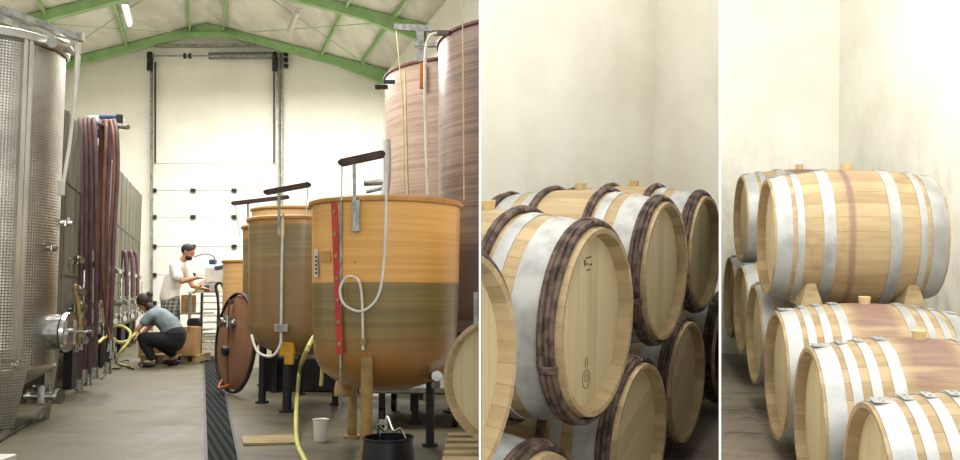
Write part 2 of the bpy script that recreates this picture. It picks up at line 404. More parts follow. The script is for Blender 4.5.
b = nb(); cyl(b, W(281.5, 330, D1 - .1), W(281.5, 53, D1 - .1), .045, seg=8); tag(obj('conduit', b, 'galv'), 'grey conduit running up the wall right of the tall door', 'pipe')
b = nb()
for y in (54, 60, 66): box(b, W(286, y, D1 - .15), (.1, .12, .11))
tag(obj('switch_box', b, 'dark', None, False, .01), 'small dark switch boxes high right of the tall door', 'switch box')
b = nb(); cyl(b, W(377, 88, 18), W(385, 86, 18), .05, seg=8); tag(obj('pipe_bracket', b, 'dark'), 'small dark pipe stub on the wall beside the rose tank rim', 'bracket')

# drain grating
b = nb()
fl = lambda px, py, dz=0: onfloor(px, py, HH) + Vector((0, 0, dz))
slab(b, [fl(205.5, 475), fl(243.5, 475), fl(217.5, 357), fl(203.5, 357)], (0, 0, .012))
g = tag(obj('drain_grating', b, 'grate', None, False), 'dark ribbed floor drain grating running back between tanks and aisle', 'grating')
b = nb()
for a, c in ((206.5, 203.7), (241.8, 216.8)): beam(b, fl(a, 475, .012), fl(c, 357, .012), .018, .014)
obj('grating_edge', b, 'dark', g, False)
# low timber across the tank side
b = nb(); slab(b, [fl(243, 446), fl(300, 444.5), fl(298, 437), fl(241, 438.5)], (0, 0, .02)); tag(obj('timber_board', b, 'pallet', None, False, .004), 'flat brown timber board on the concrete right of the drain', 'board')

# ================================================================== FOREGROUND STEEL TANK
t = thing('steel_tank', 'tall dimpled stainless steel tank at the left edge with round manway', 'tank', (0, 0, 0))
cen = ray(-14, 300, 6.95); cen.z = -HH; R_ = .52; t.location = cen
b = nb(); lathe(b, [(R_, .48), (R_, 3.1)], 96); o = obj('shell', b, 'dimple', t)
b = nb(); lathe(b, [(R_ + .012, 3.05), (R_ + .03, 3.07), (R_ + .03, 3.13), (R_ - .02, 3.15), (R_ - .03, 3.08), (0, 3.10)], 64); obj('top', b, 'steel', t)
b = nb(); lathe(b, [(R_ + .004, .48), (R_ + .012, .46), (R_ - .06, .40), (.12, .2), (0, .18)], 64); obj('cone', b, 'steel', t)
def radial(a, r, z): return Vector((math.cos(a) * r, math.sin(a) * r, z))
a0 = -.63              # the seam the photo shows at x=22
b = nb()
for da in (-.04, .04): beam(b, radial(a0 + da, R_ + .01, .45), radial(a0 + da, R_ + .01, 3.08), .03, .03, radial(a0, 1, 0))
beam(b, radial(a0, R_ + .004, .45), radial(a0, R_ + .004, 3.08), .05, .012, radial(a0, 1, 0))
obj('seam_channel', b, 'steel', t, False)
for i, a in enumerate((a0 - .05, a0 + 1.35, a0 + 3.0, a0 - 1.6)):
    b = nb(); n = radial(a, 1, 0); s = Vector((-n.y, n.x, 0))
    slab(b, [n * (R_ + .015) + s * -.15 + Vector((0, 0, .62)), n * (R_ + .015) + s * .15 + Vector((0, 0, .62)), n * (R_ - .02) + s * .045 + Vector((0, 0, 0)), n * (R_ - .02) + s * -.045], -n * .03)
    obj('leg', b, 'dimple', t, False)
# manway
a1 = a0 + .72
n = radial(a1, 1, 0); p = n * R_ + Vector((0, 0, .74)); s = Vector((-n.y, n.x, 0))
b = nb(); cyl(b, p - n * .05, p + n * .10, .145, seg=32); mw = obj('manway_neck', b, 'chrome', t)
b = nb(); cyl(b, p + n * .12, p + n * .15, .165, .155, seg=32); cyl(b, p + n * .15, p + n * .18, .03, seg=12); obj('manway_door', b, 'chrome', mw)
b = nb(); beam(b, p + n * .18 - s * .17, p + n * .18 + s * .17, .03, .03); beam(b, p + n * .19 - Vector((0, 0, .1)), p + n * .19 + Vector((0, 0, .1)), .025, .025, (1, 0, 0)); cyl(b, p + n * .18, p + n * .30, .012, seg=8); cyl(b, p + n * .29 - s * .07, p + n * .29 + s * .07, .01, seg=8); obj('clamp_bar', b, 'chrome', mw)
def valve(parent, p, n, L_=.16, r=.022, m='chrome'):
    n = n.normalized(); up = Vector((0, 0, 1)); s = n.cross(up).normalized(); b = nb()
    cyl(b, p, p + n * L_, r, seg=12); cyl(b, p + n * .01, p + n * .03, r * 1.7, seg=12); cyl(b, p + n * (L_ - .02), p + n * (L_ + .01), r * 1.8, seg=12)
    cyl(b, p + n * L_ * .5 - up * r * 1.5, p + n * L_ * .5 + up * r * 2.4, r * 1.3, seg=12)
    v = obj('valve', b, m, parent); b = nb(); beam(b, p + n * L_ * .5 + up * r * 2.4, p + n * L_ * .5 + up * r * 2.6 + s * .12, .018, .012); obj('lever', b, 'chrome', v, False); return v
valve(t, radial(a0 + .42, .42, .24), radial(a0 + .50, 1, 0), .28, .035)
valve(t, radial(a0 + .02, R_, .50), radial(a0, 1, 0), .06, .016)
valve(t, radial(a0 + .5, R_, 1.42), radial(a0 + .6, 1, 0), .07, .012)
valve(t, radial(a0 + 1.15, R_, 1.65), radial(a0 + 1.3, 1, 0), .08, .014)
# hoist arm on the top and hanging white tube
b = nb(); q = lambda px, py, d: ray(px, py, d) - cen
beam(b, q(-10, 6, 6.2), q(79, 38, 6.9), .05, .05); beam(b, q(-10, 14, 6.6), q(66, 44, 7.0), .03, .04); obj('hoist_arm', b, 'galv', t, False)
b = nb(); box(b, q(80, 37, 6.9), (.06, .06, .07)); cyl(b, q(52, 42, 6.7), q(66, 45, 6.9), .045, seg=14); beam(b, q(66, 42, 6.9), q(75, 56, 6.9), .05, .03); beam(b, q(64, 50, 6.9), q(76, 54, 6.9), .03, .03); obj('pulley_bracket', b, 'steel', t, False)
b = nb(); tube(b, [q(77, 42, 6.9), q(75, 90, 6.85), q(70, 140, 6.8), q(62, 190, 6.7)], .014); obj('sight_tube', b, 'clear', t)
b = nb(); tube(b, [q(80, 42, 6.9), q(79, 70, 6.9), q(75.5, 100, 6.87)], .006); obj('cord', b, 'clear', t)
b = nb(); box(b, q(61, 188, 6.65), (.04, .06, .12)); obj('tube_clamp', b, 'white', t, False, .005)

# ================================================================== ROW OF GREY TANKS along the left
GX = -1.33
edges = [8.1, 9.7, 11.0, 12.4, 13.9, 15.5, 17.2, 18.4]
lbls = ['nearest grey slab-sided tank, right behind the dimpled steel tank', 'grey slab-sided tank behind the hanging maroon hoses', 'grey slab-sided tank second beyond the maroon hoses', 'grey slab-sided tank with chrome taps, middle of the row', 'grey slab-sided tank third from the far end of the row', 'grey slab-sided tank next to last before the far door', 'grey slab-sided tank at the far end beside the tall door']
def top_at(d): return 1.80 + .036 * (d - 8.25)
for i, (d0, d1) in enumerate(zip(edges, edges[1:])):
    t = thing('wine_tank', lbls[i], 'tank', group='grey tanks along the left side')
    b = nb(); d0 += .02; d1 -= .02
    slab(b, [hall(GX, d0, -.55), hall(GX, d1, -.55), hall(GX, d1, top_at(d1)), hall(GX, d0, top_at(d0))], (-1.3, 0, 0)); obj('shell', b, 'greytank', t, False, .03)
    b = nb()
    dm = (d0 + d1) / 2
    for dx in (d0 + .05, dm, d1 - .05): beam(b, hall(GX + .004, dx, -.5), hall(GX + .004, dx, top_at(dx) - .02), .012, .03, (0, 1, 0))
    for z in (.2, 1.1): beam(b, hall(GX + .004, d0, z), hall(GX + .004, d1, z), .01, .03)
    obj('stiffener', b, 'greytank', t, False)
    for (dx, ox) in ((d0 + .15, -.1), (d1 - .15, -.1), (d0 + .15, -1.1), (d1 - .15, -1.1)):
        b = nb(); v = hall(GX + ox, dx, 0); beam(b, (v.x, v.y, -HH), (v.x, v.y, -.55), .1, .1, (0, 1, 0)); obj('leg', b, 'dark', t, False)
    n = Vector((1, -.35, 0))
    valve(t, hall(GX, dm - .2, -.15), n, .14, .022); valve(t, hall(GX, dm + .3, -.38), n, .18, .026); valve(t, hall(GX, dm, .35), n, .1, .02)
    b = nb(); cyl(b, hall(GX + .1, dm + .1, -.45), hall(GX + .1, dm + .1, .25), .012, seg=8); obj('sight_glass', b, 'chrome', t)
# curved pipework at the far tanks
for k, (px, d) in enumerate(((123, 14.2), (129, 15.3), (134, 16.4))):
    b = nb(); tube(b, [ray(px - 3, 300, d), ray(px - 3, 272, d), ray(px - 1, 255, d), ray(px + 2, 253, d), ray(px + 3.5, 268, d), ray(px + 4, 296, d)], .035)
    tag(obj('transfer_hose', b, 'hose_red'), ['purple transfer hose looped at a tank tap, nearest of three', 'purple transfer hose looped at a tank tap, middle of three', 'purple transfer hose looped at a tank tap, farthest of three'][k], 'hose', 'looped transfer hoses')
# hose rack and hanging hoses
t = thing('hose_rack', 'metal rod rack high on the grey tanks holding maroon hoses', 'rack')
b = nb(); cyl(b, ray(76, 121, 9.6), ray(128, 127, 9.3), .03, seg=10); obj('rail', b, 'galv', t)
b = nb(); beam(b, ray(98, 134, 9.9), ray(100, 122, 9.4), .03, .03, (0, 1, 0)); beam(b, ray(84, 134, 9.9), ray(84, 120, 9.5), .03, .03, (0, 1, 0)); obj('bracket', b, 'galv', t, False)
t = thing('controller', 'white and blue pump controller perched behind the maroon hoses', 'controller')
b = nb(); box(b, ray(106, 121, 9.9), (.36, .2, .1)); obj('body', b, 'white', t, False, .02)
b = nb(); box(b, ray(103, 133, 9.8), (.14, .14, .12)); box(b, ray(108, 117, 9.78), (.2, .06, .04)); obj('label_plate', b, 'blue', t, False, .01)
b = nb(); cyl(b, ray(119.5, 124, 9.7), ray(119.5, 115, 9.7), .04, seg=12); obj('cap', b, 'black', t)
hs = [(79, 81, 384, 'hose_red'), (83.5, 85.5, 374, 'hose_red'), (88, 90, 379, 'hose_red'), (93, 96.5, 372, 'hose_red'), (100.5, 106, 345, 'hose_brown'), (104.5, 108, 352, 'hose_red'), (110, 112.5, 330, 'hose_brown'), (113.5, 117, 367, 'hose_red')]
nm = ['maroon hose, leftmost on the rack, hanging to the floor', 'maroon hose second from left on the rack', 'maroon hose third from left on the rack', 'maroon hose fourth from left, dark and straight', 'brownish hose fifth from left, bending out near the floor', 'maroon hose sixth from left, curving over the rail', 'thin brown hose second from right on the rack', 'maroon hose rightmost on the rack, bowing outward']
for k, (x0, x1, yb, m) in enumerate(hs):
    d = 9.35 + .04 * (k % 3); b = nb(); r = .024 if k != 6 else .017
    if k < 4: pts = [ray(x0 - 1, 250, d + .35), ray(x0, 150, d + .25), ray(x0, 124, d + .12), ray(x0 + .8, 119.5, d), ray(x0 + 1.6, 124, d - .1), ray((x0 + x1) / 2 + 1.3, 170, d - .12), ray(x1, 260, d - .12), ray(x1 - .6, yb - 40, d - .1), ray(x1 - 1.5, yb, d - .1)]
    elif k in (4, 5): pts = [ray(x0 - 4, 300, d + .2), ray(x0 - 2, 200, d + .2), ray(x0 + 1, 135, d + .1), ray(x0 + 5, 121, d), ray(x0 + 6, 135, d - .1), ray(x0 + 3, 200, d - .12), ray(x1 - 3, 270, d - .12), ray(x1, 310, d - .1), ray(x1 + 5, yb, d - .15)]
    else: pts = [ray(x0 - 3, 160, d + .15), ray(x0 - 1.5, 128, d + .08), ray(x0 + .5, 121, d), ray(x0 + 3.5, 135, d - .1), ray(x0 + 4, 175, d - .12), ray(x0 + 1.5, 215, d - .12), ray(x1 - 4, 260, d - .12), ray(x1 - 6, 320, d - .12), ray(x1 - 9, yb, d - .1)]
    b = nb(); tube(b, pts, r, 10); o = tag(obj('wine_hose', b, m), nm[k], 'hose', 'hoses on the rack')
    b = nb(); e = pts[-1]; cyl(b, e + Vector((0, 0, .05)), e - Vector((0, 0, .04)), r * 1.5, seg=12); cyl(b, e - Vector((0, 0, .04)), e - Vector((0, 0, .07)), r * 1.9, seg=12); obj('coupling', b, 'chrome', o)
# chrome tap cluster in front of the nearest grey tank
t = thing('tap_manifold', 'chrome tap manifold with levers left of the hanging hoses', 'tap manifold')
b = nb(); cyl(b, ray(76, 352, 8.5), ray(78.5, 285, 8.5), .022, seg=12); cyl(b, ray(81, 350, 8.7), ray(80, 300, 8.7), .016, seg=12); obj('pipe', b, 'chrome', t)
b = nb(); tube(b, [ray(75, 285, 8.5), ray(76, 292, 8.45), ray(80, 320, 8.4), ray(79, 345, 8.4)], .017, 8); obj('brass_pipe', b, 'tan', t)
for (px, py) in ((77, 292), (78, 307), (77, 322), (79, 340)): valve(t, ray(px, py, 8.5), Vector((.8, -.5, 0)), .1, .022)
valve(t, ray(66, 262, 8.6), Vector((.8, -.5, 0)), .08, .018)
# floor hoses and cables
def fpath(L_, r, dz=None): return [fl(x, y, (r if dz is None else dz)) for x, y in L_]
b = nb(); tube(b, fpath([(-6, 446), (8, 437), (28, 424), (48, 405), (64, 385), (72, 365), (76, 345)], .012), .014); tag(obj('cable', b, 'black'), 'black cable curving over the floor round the dimpled tank foot', 'cable')
b = nb(); tube(b, [ray(98, 343, 11.4), ray(108, 336, 11.7), ray(118, 342, 11.9), ray(127, 341, 12.1), ray(134, 335, 12.2), ray(139, 331, 12.3)], .022); tag(obj('floor_hose', b, 'yellow_hose'), 'yellow hose running from the tank taps to the hands of the crouching person', 'hose')
b = nb(); tube(b, [ray(112, 328, 12.3), ray(121, 326, 12.2), ray(130, 332, 12.1), ray(128, 342, 12.0), ray(120, 352, 11.9), ray(116, 362, 12.0), fl(124, 367, .02), fl(132, 368, .02)], .02); tag(obj('floor_hose', b, 'yellow_hose'), 'yellow hose sagging from a tank tap down to the floor', 'hose')
b = nb(); tube(b, fpath([(101, 380), (111, 370), (121, 369), (119, 363), (129, 361), (126, 367), (134, 370)], .01), .01); tag(obj('cable', b, 'black'), 'thin black cable tangled on the floor near the hose ends', 'cable')
b = nb(); p = fl(-12, 480); box(b, p + Vector((0, 0, .06)), (.16, .3, .12)); tag(obj('floor_crate', b, 'white', None, False, .01), 'corner of a white box at the bottom left', 'box')

# ================================================================== VATS
def vat(label, cpx, d, Rm, zt, zb, mat, rimm, legs, name='fibreglass_vat', taper=.95, group=None, cat='vat'):
    c = ray(cpx, 294, d); c.z = -HH; t = thing(name, label, cat, c, group=group)
    prof = [(0, zb - .02)]
    for k in range(1, 9):
        a = k / 8 * PI / 2; prof.append((Rm * taper * math.sin(a) ** .9, zb + .52 * Rm * 2 * (1 - math.cos(a)) * .5 - .02 * math.cos(a)))
    prof += [(Rm * (taper + (1 - taper) * .5), (zb + zt) / 2), (Rm, zt), (Rm - .012, zt), (Rm * taper - .02, zb + .3), (0, zb + .05)]
    b = nb(); lathe(b, prof, 72); obj('shell', b, mat, t)
    b = nb(); lathe(b, [(Rm + .002, zt - .03), (Rm + .02, zt - .022), (Rm + .022, zt), (Rm + .01, zt + .012), (Rm - .02, zt + .008), (Rm - .018, zt - .02)], 72, closed=True); obj('rim', b, rimm, t)
    for (lpx, lpy, top, r, m) in legs:
        p = onfloor(lpx, lpy, HH) - c; b = nb(); cyl(b, (p.x, p.y, .01), (p.x, p.y, top), r, seg=14)
        cyl(b, (p.x, p.y, 0), (p.x, p.y, .02), r * 1.8, seg=14); obj('leg', b, m, t)
    return t, c
# main amber vat
t, c = vat('large amber fibreglass vat in the foreground with a red level scale', 386, 5.85, .51, 1.665, .42, 'vat', 'rim',
        [(352, 438, .5, .035, 'tan'), (366, 464, .66, .038, 'tan'), (430, 446, .5, .03, 'dark'), (415, 424, .5, .03, 'dark')])
q = lambda px, py, dz=0: None
def sp(px, py, c, Rr, off=.004):        # point on the vat skin seen at that picture position
    v = ray(px, py, 1.0); v2 = Vector((v.x, v.y)); cc = Vector((c.x, c.y)); A = v2.dot(v2); B = -2 * v2.dot(cc); D = cc.dot(cc) - (Rr + off) ** 2
    s = (-B - math.sqrt(max(B * B - 4 * A * D, 0))) / (2 * A); return v * s - c
def strip(c, Rr, x0, x1, y0, y1, k=1, off=.006, n=6, x0b=None, x1b=None):
    b = nb(); x0b = x0 if x0b is None else x0b; x1b = x1 if x1b is None else x1b; rows = []
    for i in range(n + 1):
        f = i / n; rows.append([b.verts.new(sp(x0 + (x0b - x0) * f + ((x1 + (x1b - x1) * f) - (x0 + (x0b - x0) * f)) * j / 3, y0 + (y1 - y0) * f, c, Rr, off)) for j in range(4)])
    for a, d in zip(rows, rows[1:]):
        for j in range(3): b.faces.new((a[j], a[j+1], d[j+1], d[j]))
    return b
sc = obj('level_scale', strip(c, .505, 331, 337.5, 203, 354, x0b=336.5, x1b=343), 'red', t, label='red level scale')
for k in range(7):
    b = nb(); p = sp(334.5 + k * .85, 212 + k * 22, c, .505, .008); n = Vector((p.x, p.y, 0)).normalized(); cyl(b, p, p + n * .006, .013, seg=14); obj('scale_mark', b, 'tan', sc)
obj('paper_label', strip(c, .505, 314.3, 318, 249, 277, n=3), 'white', t, label='white label strip')
b = nb()
for k in range(5): 
    p = sp(316.2, 257 + k * 4, c, .505, .011); box(b, p, (.014, .004, .017))
obj('printed_text', b, 'blue', t)
obj('tag_card', strip(c, .505, 319, 330, 251, 262, n=2), 'rim', t)
b = nb(); cyl(b, sp(341, 200, c, .50, .02), sp(340.5, 415, c, .42, .06), .009, seg=8); obj('sight_pipe', b, 'galv', t)
b = nb(); tube(b, [sp(385, 152, c, .5, .02), sp(386, 200, c, .5, .03), sp(384, 260, c, .5, .03), sp(378, 296, c, .5, .04), sp(362, 311, c, .5, .05), sp(345, 305, c, .5, .04), sp(340, 290, c, .5, .04), sp(347, 277, c, .5, .04), sp(358, 280, c, .5, .04), sp(362, 300, c, .5, .02), sp(363, 350, c, .5, .02)], .0085, 8); obj('clear_tube', b, 'clear', t)
b = nb(); box(b, sp(356, 216, c, .5, .03), (.05, .04, .2)); obj('gate_bracket', b, 'galv', t, False, .005)
b = nb(); cyl(b, sp(363, 342, c, .5, 0), sp(363, 342, c, .5, .04), .02, seg=10); box(b, sp(355, 262, c, .5, .0), (.01, .01, .01)); obj('stud', b, 'tan', t)
b = nb(); cyl(b, sp(433, 376, c, .40, -.05), sp(436, 385, c, .42, .08), .03, seg=12); cyl(b, sp(436, 378, c, .42, .05), sp(437, 376, c, .42, .1), .035, seg=12); obj('outlet', b, 'chrome', t)
b = nb(); pa = onfloor(347, 448, HH) - c; tube(b, [(pa.x - .02, pa.y + .25, .5), (pa.x - .04, pa.y + .12, .40), (pa.x - .04, pa.y + .10, .34)], .07, 12); 
obj('drain_boss', b, 'rim', t)
# lid hoists
def hoist(label, p0, p1, post, base, d, rope=None, cat='lid hoist'):
    t = thing('lid_hoist', label, cat, group='lid hoist arms over the vats')
    b = nb(); beam(b, ray(*p0, d), ray(*p1, d), .05, .045); obj('arm', b, 'rust', t, False)
    b = nb(); beam(b, ray(*post, d), ray(*base, d), .02, .02, (0, 1, 0)); obj('post', b, 'galv', t, False)
    for pe in (p0, p1): b = nb(); cyl(b, ray(*pe, d) - Vector((0, .03, 0)), ray(*pe, d) + Vector((0, .03, 0)), .017, seg=10); obj('pulley', b, 'dark', t)
    if rope:
        b = nb(); cyl(b, ray(*rope[0], d), ray(*rope[1], d), .006, seg=6); obj('rope', b, 'clear', t)
hoist('dark steel hoist arm above the amber vat', (341, 163), (383, 154), (354, 161), (355, 228), 5.32, ((342, 165), (341.5, 200)))
hoist('dark steel hoist arm above the olive vat, steeper and nearer', (266, 192.5), (309, 184.5), (279, 191), (279, 235), 7.45, ((308, 185), (306, 216)))
hoist('dark steel hoist arm farthest left over the rear vats', (233, 203.5), (288, 197), (248, 202), (248, 224), 9.6, ((235, 204), (240, 236)))
# olive vat
vv_, c2 = vat('olive brown fibreglass vat behind the amber vat with dark legs', 303, 8.05, .51, 1.745, .50, 'vatc', 'rim',
        [(262, 403, .62, .036, 'dark'), (287, 412, .62, .04, 'dark'), (335, 405, .62, .03, 'dark'), (300, 395, .62, .03, 'dark')], taper=.97)
b = nb(); tube(b, [sp(283, 212, c2, .5, .02), sp(282, 260, c2, .5, .02), sp(281, 330, c2, .5, .03), sp(280, 345, c2, .5, .04), sp(272, 356, c2, .5, .05), sp(258, 352, c2, .5, .05), sp(251.5, 335, c2, .5, .03)], .012, 8); obj('clear_tube', b, 'clear', vv_)
b = nb(); box(b, sp(281.5, 328, c2, .5, .03), (.12, .04, .07)); obj('clamp', b, 'galv', vv_, False, .005)
b = nb(); box(b, sp(253.5, 246, c2, .5, -.04), (.06, .02, .30)); obj('label_plate', b, 'black', vv_, False)
b = nb(); box(b, sp(282, 228, c2, .5, .01), (.05, .02, .17)); obj('yellow_bracket', b, 'yellowp', vv_, False, .004)
b = nb(); p = onfloor(287, 412, HH) - c2; box(b, (p.x, p.y - .02, .58), (.13, .09, .17)); box(b, (p.x + .02, p.y - .03, .48), (.08, .08, .12)); obj('leg_bracket', b, 'yellowp', vv_, False, .015)
b = nb(); box(b, sp(315.5, 263, c2, .5, .01), (.02, .02, .02)); obj('stud', b, 'white', vv_, False)
t3, c3 = vat('amber vat third in line, mostly hidden behind the olive vat', 286, 9.9, .50, 1.82, .5, 'vatc', 'rim', [(262, 386, .6, .03, 'dark')])
t4, c4 = vat('pale orange fibreglass vat behind the round russet lid', 246, 12.2, .33, 1.52, .3, 'vatp', 'rim', [(236, 366, .4, .03, 'dark')])
t5, c5 = vat('amber vat with flat ochre rim between the rear hoists', 297, 11.6, .62, 2.19, .6, 'vatp', 'rim', [(297, 372, .7, .04, 'dark')])
# tall tanks on the right
t6, c6 = vat('tall rose brown fibreglass tank, farther of the two tall ones', 476, 10.8, 1.17, 3.79, .5, 'vatt', 'rimd', [(412, 384, .7, .06, 'dark'), (470, 380, .7, .06, 'dark')], name='tall_tank', taper=.96, cat='tank')
t7, c7 = vat('tall dark brown fibreglass tank at the right, nearer and higher', 538, 8.5, 1.0, 3.57, .4, 'vatb', 'rimd', [(455, 412, .6, .06, 'dark')], name='tall_tank', taper=1.0, cat='tank')
b = nb(); box(b, sp(422.5, 76, c6, 1.17, .05), (.07, .05, .30)); obj('orange_bracket', b, 'orange', t6, False, .01)
b = nb(); beam(b, ray(415, 45, 9.4) - c6, ray(436, 45, 9.4) - c6, .06, .04); beam(b, ray(420, 28, 9.4) - c6, ray(421, 62, 9.4) - c6, .08, .05, (0, 1, 0)); beam(b, ray(394, 27, 9.4) - c6, ray(432, 29, 9.4) - c6, .05, .07); obj('hoist_arm', b, 'galv', t6, False)
b = nb(); tube(b, [ray(396, 28, 9.4) - c6, ray(399, 60, 9.3) - c6, ray(403, 110, 9.25) - c6, ray(404, 190, 9.25) - c6], .008, 6); tube(b, [ray(405, 72, 9.3) - c6, ray(406, 120, 9.2) - c6, ray(408, 195, 9.2) - c6], .014, 6); obj('cord', b, 'cord', t6)
b = nb(); beam(b, ray(376, 87, 9.6) - c6, ray(387, 87, 9.8) - c6, .03, .05); beam(b, ray(384, 82, 9.6) - c6, ray(395, 82, 9.6) - c6, .04, .04); obj('rim_bracket', b, 'dark', t6, False)
b = nb(); tube(b, [ray(437, 33, 7.6) - c7, ray(430, 36, 7.6) - c7, ray(426, 48, 7.6) - c7, ray(425, 80, 7.6) - c7, ray(426, 140, 7.6) - c7, ray(428, 195, 7.6) - c7], .014, 8); obj('overflow_tube', b, 'clear', t7)
b = nb(); beam(b, ray(433, 33, 7.7) - c7, ray(450, 33, 7.6) - c7, .05, .04); obj('rim_bracket', b, 'rust', t7, False)
b = nb(); tube(b, [ray(462, -6, 7.45) - c7, ray(463, 60, 7.45) - c7, ray(464, 200, 7.45) - c7], .007, 6); obj('cord', b, 'cord', t7)
# white valve stand behind the amber vat
t = thing('white_valve', 'white and grey plastic valve rising behind the amber vat rim', 'valve')
b = nb(); tube(b, [ray(386, 140, 8.8), ray(387, 160, 8.8), ray(386, 185, 8.8), ray(383, 205, 8.8)], .045, 10); obj('pipe', b, 'white', t)
b = nb(); cyl(b, ray(364, 183, 8.8), ray(386, 182, 8.8), .035, seg=10); cyl(b, ray(366, 192, 8.8), ray(384, 188, 8.8), .02, seg=10); obj('branch', b, 'galv', t)
b = nb(); P = ray(383, 205, 8.8); cyl(b, (P.x, P.y, -HH), P, .04, seg=12); cyl(b, (P.x, P.y, -HH), (P.x, P.y, -HH + .03), .15, seg=20); obj('stand_pipe', b, 'white', t)

# russet lid disc leaning beside the olive vat
t = thing('round_lid', 'round russet fibreglass lid with valve standing on edge by the drain', 'lid')
cc = ray(235, 342.5, 9.0); nrm = Vector((-.79, -.61, .07)).normalized()
def disc(bm, c, n, r, th, rr, seg=56):
    q = n.to_track_quat('X', 'Z').to_matrix().to_4x4(); k = len(bm.verts); bm2 = bmesh.new()
    lathe(bm2, rr, seg, 'X'); bmesh.ops.transform(bm2, matrix=Matrix.Translation(c) @ q, verts=bm2.verts)
    me = bpy.data.meshes.new('tmp'); bm2.to_mesh(me); bm2.free(); bm.from_mesh(me); bpy.data.meshes.remove(me)
b = nb(); disc(b, cc, nrm, .5, .03, [(0, .075), (.15, .07), (.35, .045), (.49, .005), (.49, -.02), (0, -.02)]); obj('dish', b, 'lid', t)
b = nb(); disc(b, cc, nrm, .5, .03, [(.505, .02), (.522, .02), (.53, .01), (.53, -.02), (.505, -.02)]); obj('rim', b, 'rust', t)
side = Vector((0, 0, 1)).cross(nrm).normalized(); upv = nrm.cross(side).normalized()
p = cc + nrm * .05 + Vector((0, 0, .2)) + side * .1; valve(t, p, nrm, .15, .028)
b = nb(); cyl(b, cc + nrm * .05 - Vector((0, 0, .08)), cc + nrm * .13 - Vector((0, 0, .10)), .05, seg=12); obj('black_knob', b, 'black', t)
b = nb(); beam(b, cc + nrm * .075 + Vector((0, 0, .42)), cc + nrm * .075 - Vector((0, 0, .42)), .012, .012, nrm); box(b, cc + nrm * .05 + Vector((0, 0, .42)), (.05, .05, .05)); obj('stay', b, 'rimd', t, False)
b = nb(); tube(b, [cc + nrm * .05 - Vector((0, 0, .44)), cc + nrm * .16 - Vector((0, 0, .47)), cc + nrm * .1 - Vector((0, 0, .40)) - side * .08], .012, 8); obj('orange_strap', b, 'orange', t)

# small things under and beside the vats
b = nb(); tube(b, [ray(322, 330, 6.3), ray(314, 337, 6.1), ray(305, 355, 5.9), fl(299, 400, .28), fl(296, 425, .12), fl(297, 444, .02), fl(304, 462, .02), fl(312, 480, .02)], .017, 10)
tag(obj('yellow_hose', b, 'yellow_hose'), 'yellow hose dropping from the olive vat to the floor in front', 'hose')
b = nb(); tube(b, [ray(323, 345, 6.4), ray(322, 372, 6.4), ray(321, 386, 6.4)], .014, 8); tag(obj('yellow_hose', b, 'yellow_hose'), 'short yellow hose end behind the amber vat, left side', 'hose')
p = fl(320.5, 441); b = nb(); lathe(b, [(0, .004), (.045, .0), (.056, .15), (.061, .155), (.053, .15), (.042, .01), (0, .01)], 28, origin=p); tag(obj('plastic_cup', b, 'clear'), 'translucent white plastic beaker on the floor left of the vat legs', 'beaker')
p = fl(388, 474); t = thing('black_bucket', 'black rubber bucket on the floor below the amber vat', 'bucket', p)
b = nb(); lathe(b, [(0, .0), (.165, 0), (.142, .2), (.15, .205), (.15, .215), (.135, .215), (.15, .02), (0, .02)], 40); obj('body', b, 'black', t)
b = nb(); tube(b, [(-.05, 0, .2), (-.06, -.02, .29), (-.02, 0, .25), (-.01, .02, .33), (.03, 0, .25), (.07, 0, .26), (.10, 0, .20)], .008, 8); box(b, (-.03, 0, .30), (.05, .02, .03)); obj('clamp_clip', b, 'chrome', t)
b = nb(); slab(b, [Vector((-2.35, 9.3, -HH)), Vector((.3, 8.9, -HH)), Vector((.3, 10.0, -HH)), Vector((-2.3, 10.3, -HH))], (0, 0, .37)); tag(obj('shade_block', b, 'dark', None, False, .02), 'low dark block added for the shade behind the vat legs, under the tall tanks', 'shade_block')  # dark block added to stand in for the deep shade under the vats
b = nb(); cyl(b, ray(476, 420, 4.62), ray(476, 292, 4.62), .014, seg=10); tag(obj('post', b, 'galv'), 'thin grey post standing behind the pale barrel at the divider', 'post')
# castor trolley under the vats
t = thing('trolley', 'low steel trolley on castors in the shade under the amber vat', 'trolley')
b = nb(); A = onfloor(355, 398, HH); z = .23
slab(b, [Vector((x, y, -HH + .27)) for x, y in ((-.95, 6.75), (-.15, 6.75), (-.15, 7.9), (-.95, 7.9))], (0, 0, .05)); obj('deck', b, 'galv', t, False, .01)
for x, y in ((-.78, 6.85), (-.2, 6.85), (-.78, 7.8)):
    b = nb(); cyl(b, (x - .02, y, -HH + .075), (x + .02, y, -HH + .075), .075, seg=20); beam(b, (x, y, -HH + .1), (x, y, -HH + .27), .05, .03, (0, 1, 0)); obj('castor', b, 'black', t)
for k, (x0, y0, x1, y1, lb) in enumerate(((-.6, 7.8, .4, 7.2, 'dark steel beam lying under the vats, front'), (-2.2, 9.2, -.6, 8.6, 'dark steel beam under the olive vat, rear'))):
    b = nb(); beam(b, (x0, y0, -HH + .5), (x1, y1, -HH + .5), .06, .1); 
    for x, y in ((x0, y0), (x1, y1)): beam(b, (x, y, -HH), (x, y, -HH + .5), .06, .06, (0, 1, 0))
    tag(obj('support_stand', b, 'dark', None, False), lb, 'stand', 'dark stands under the vats')

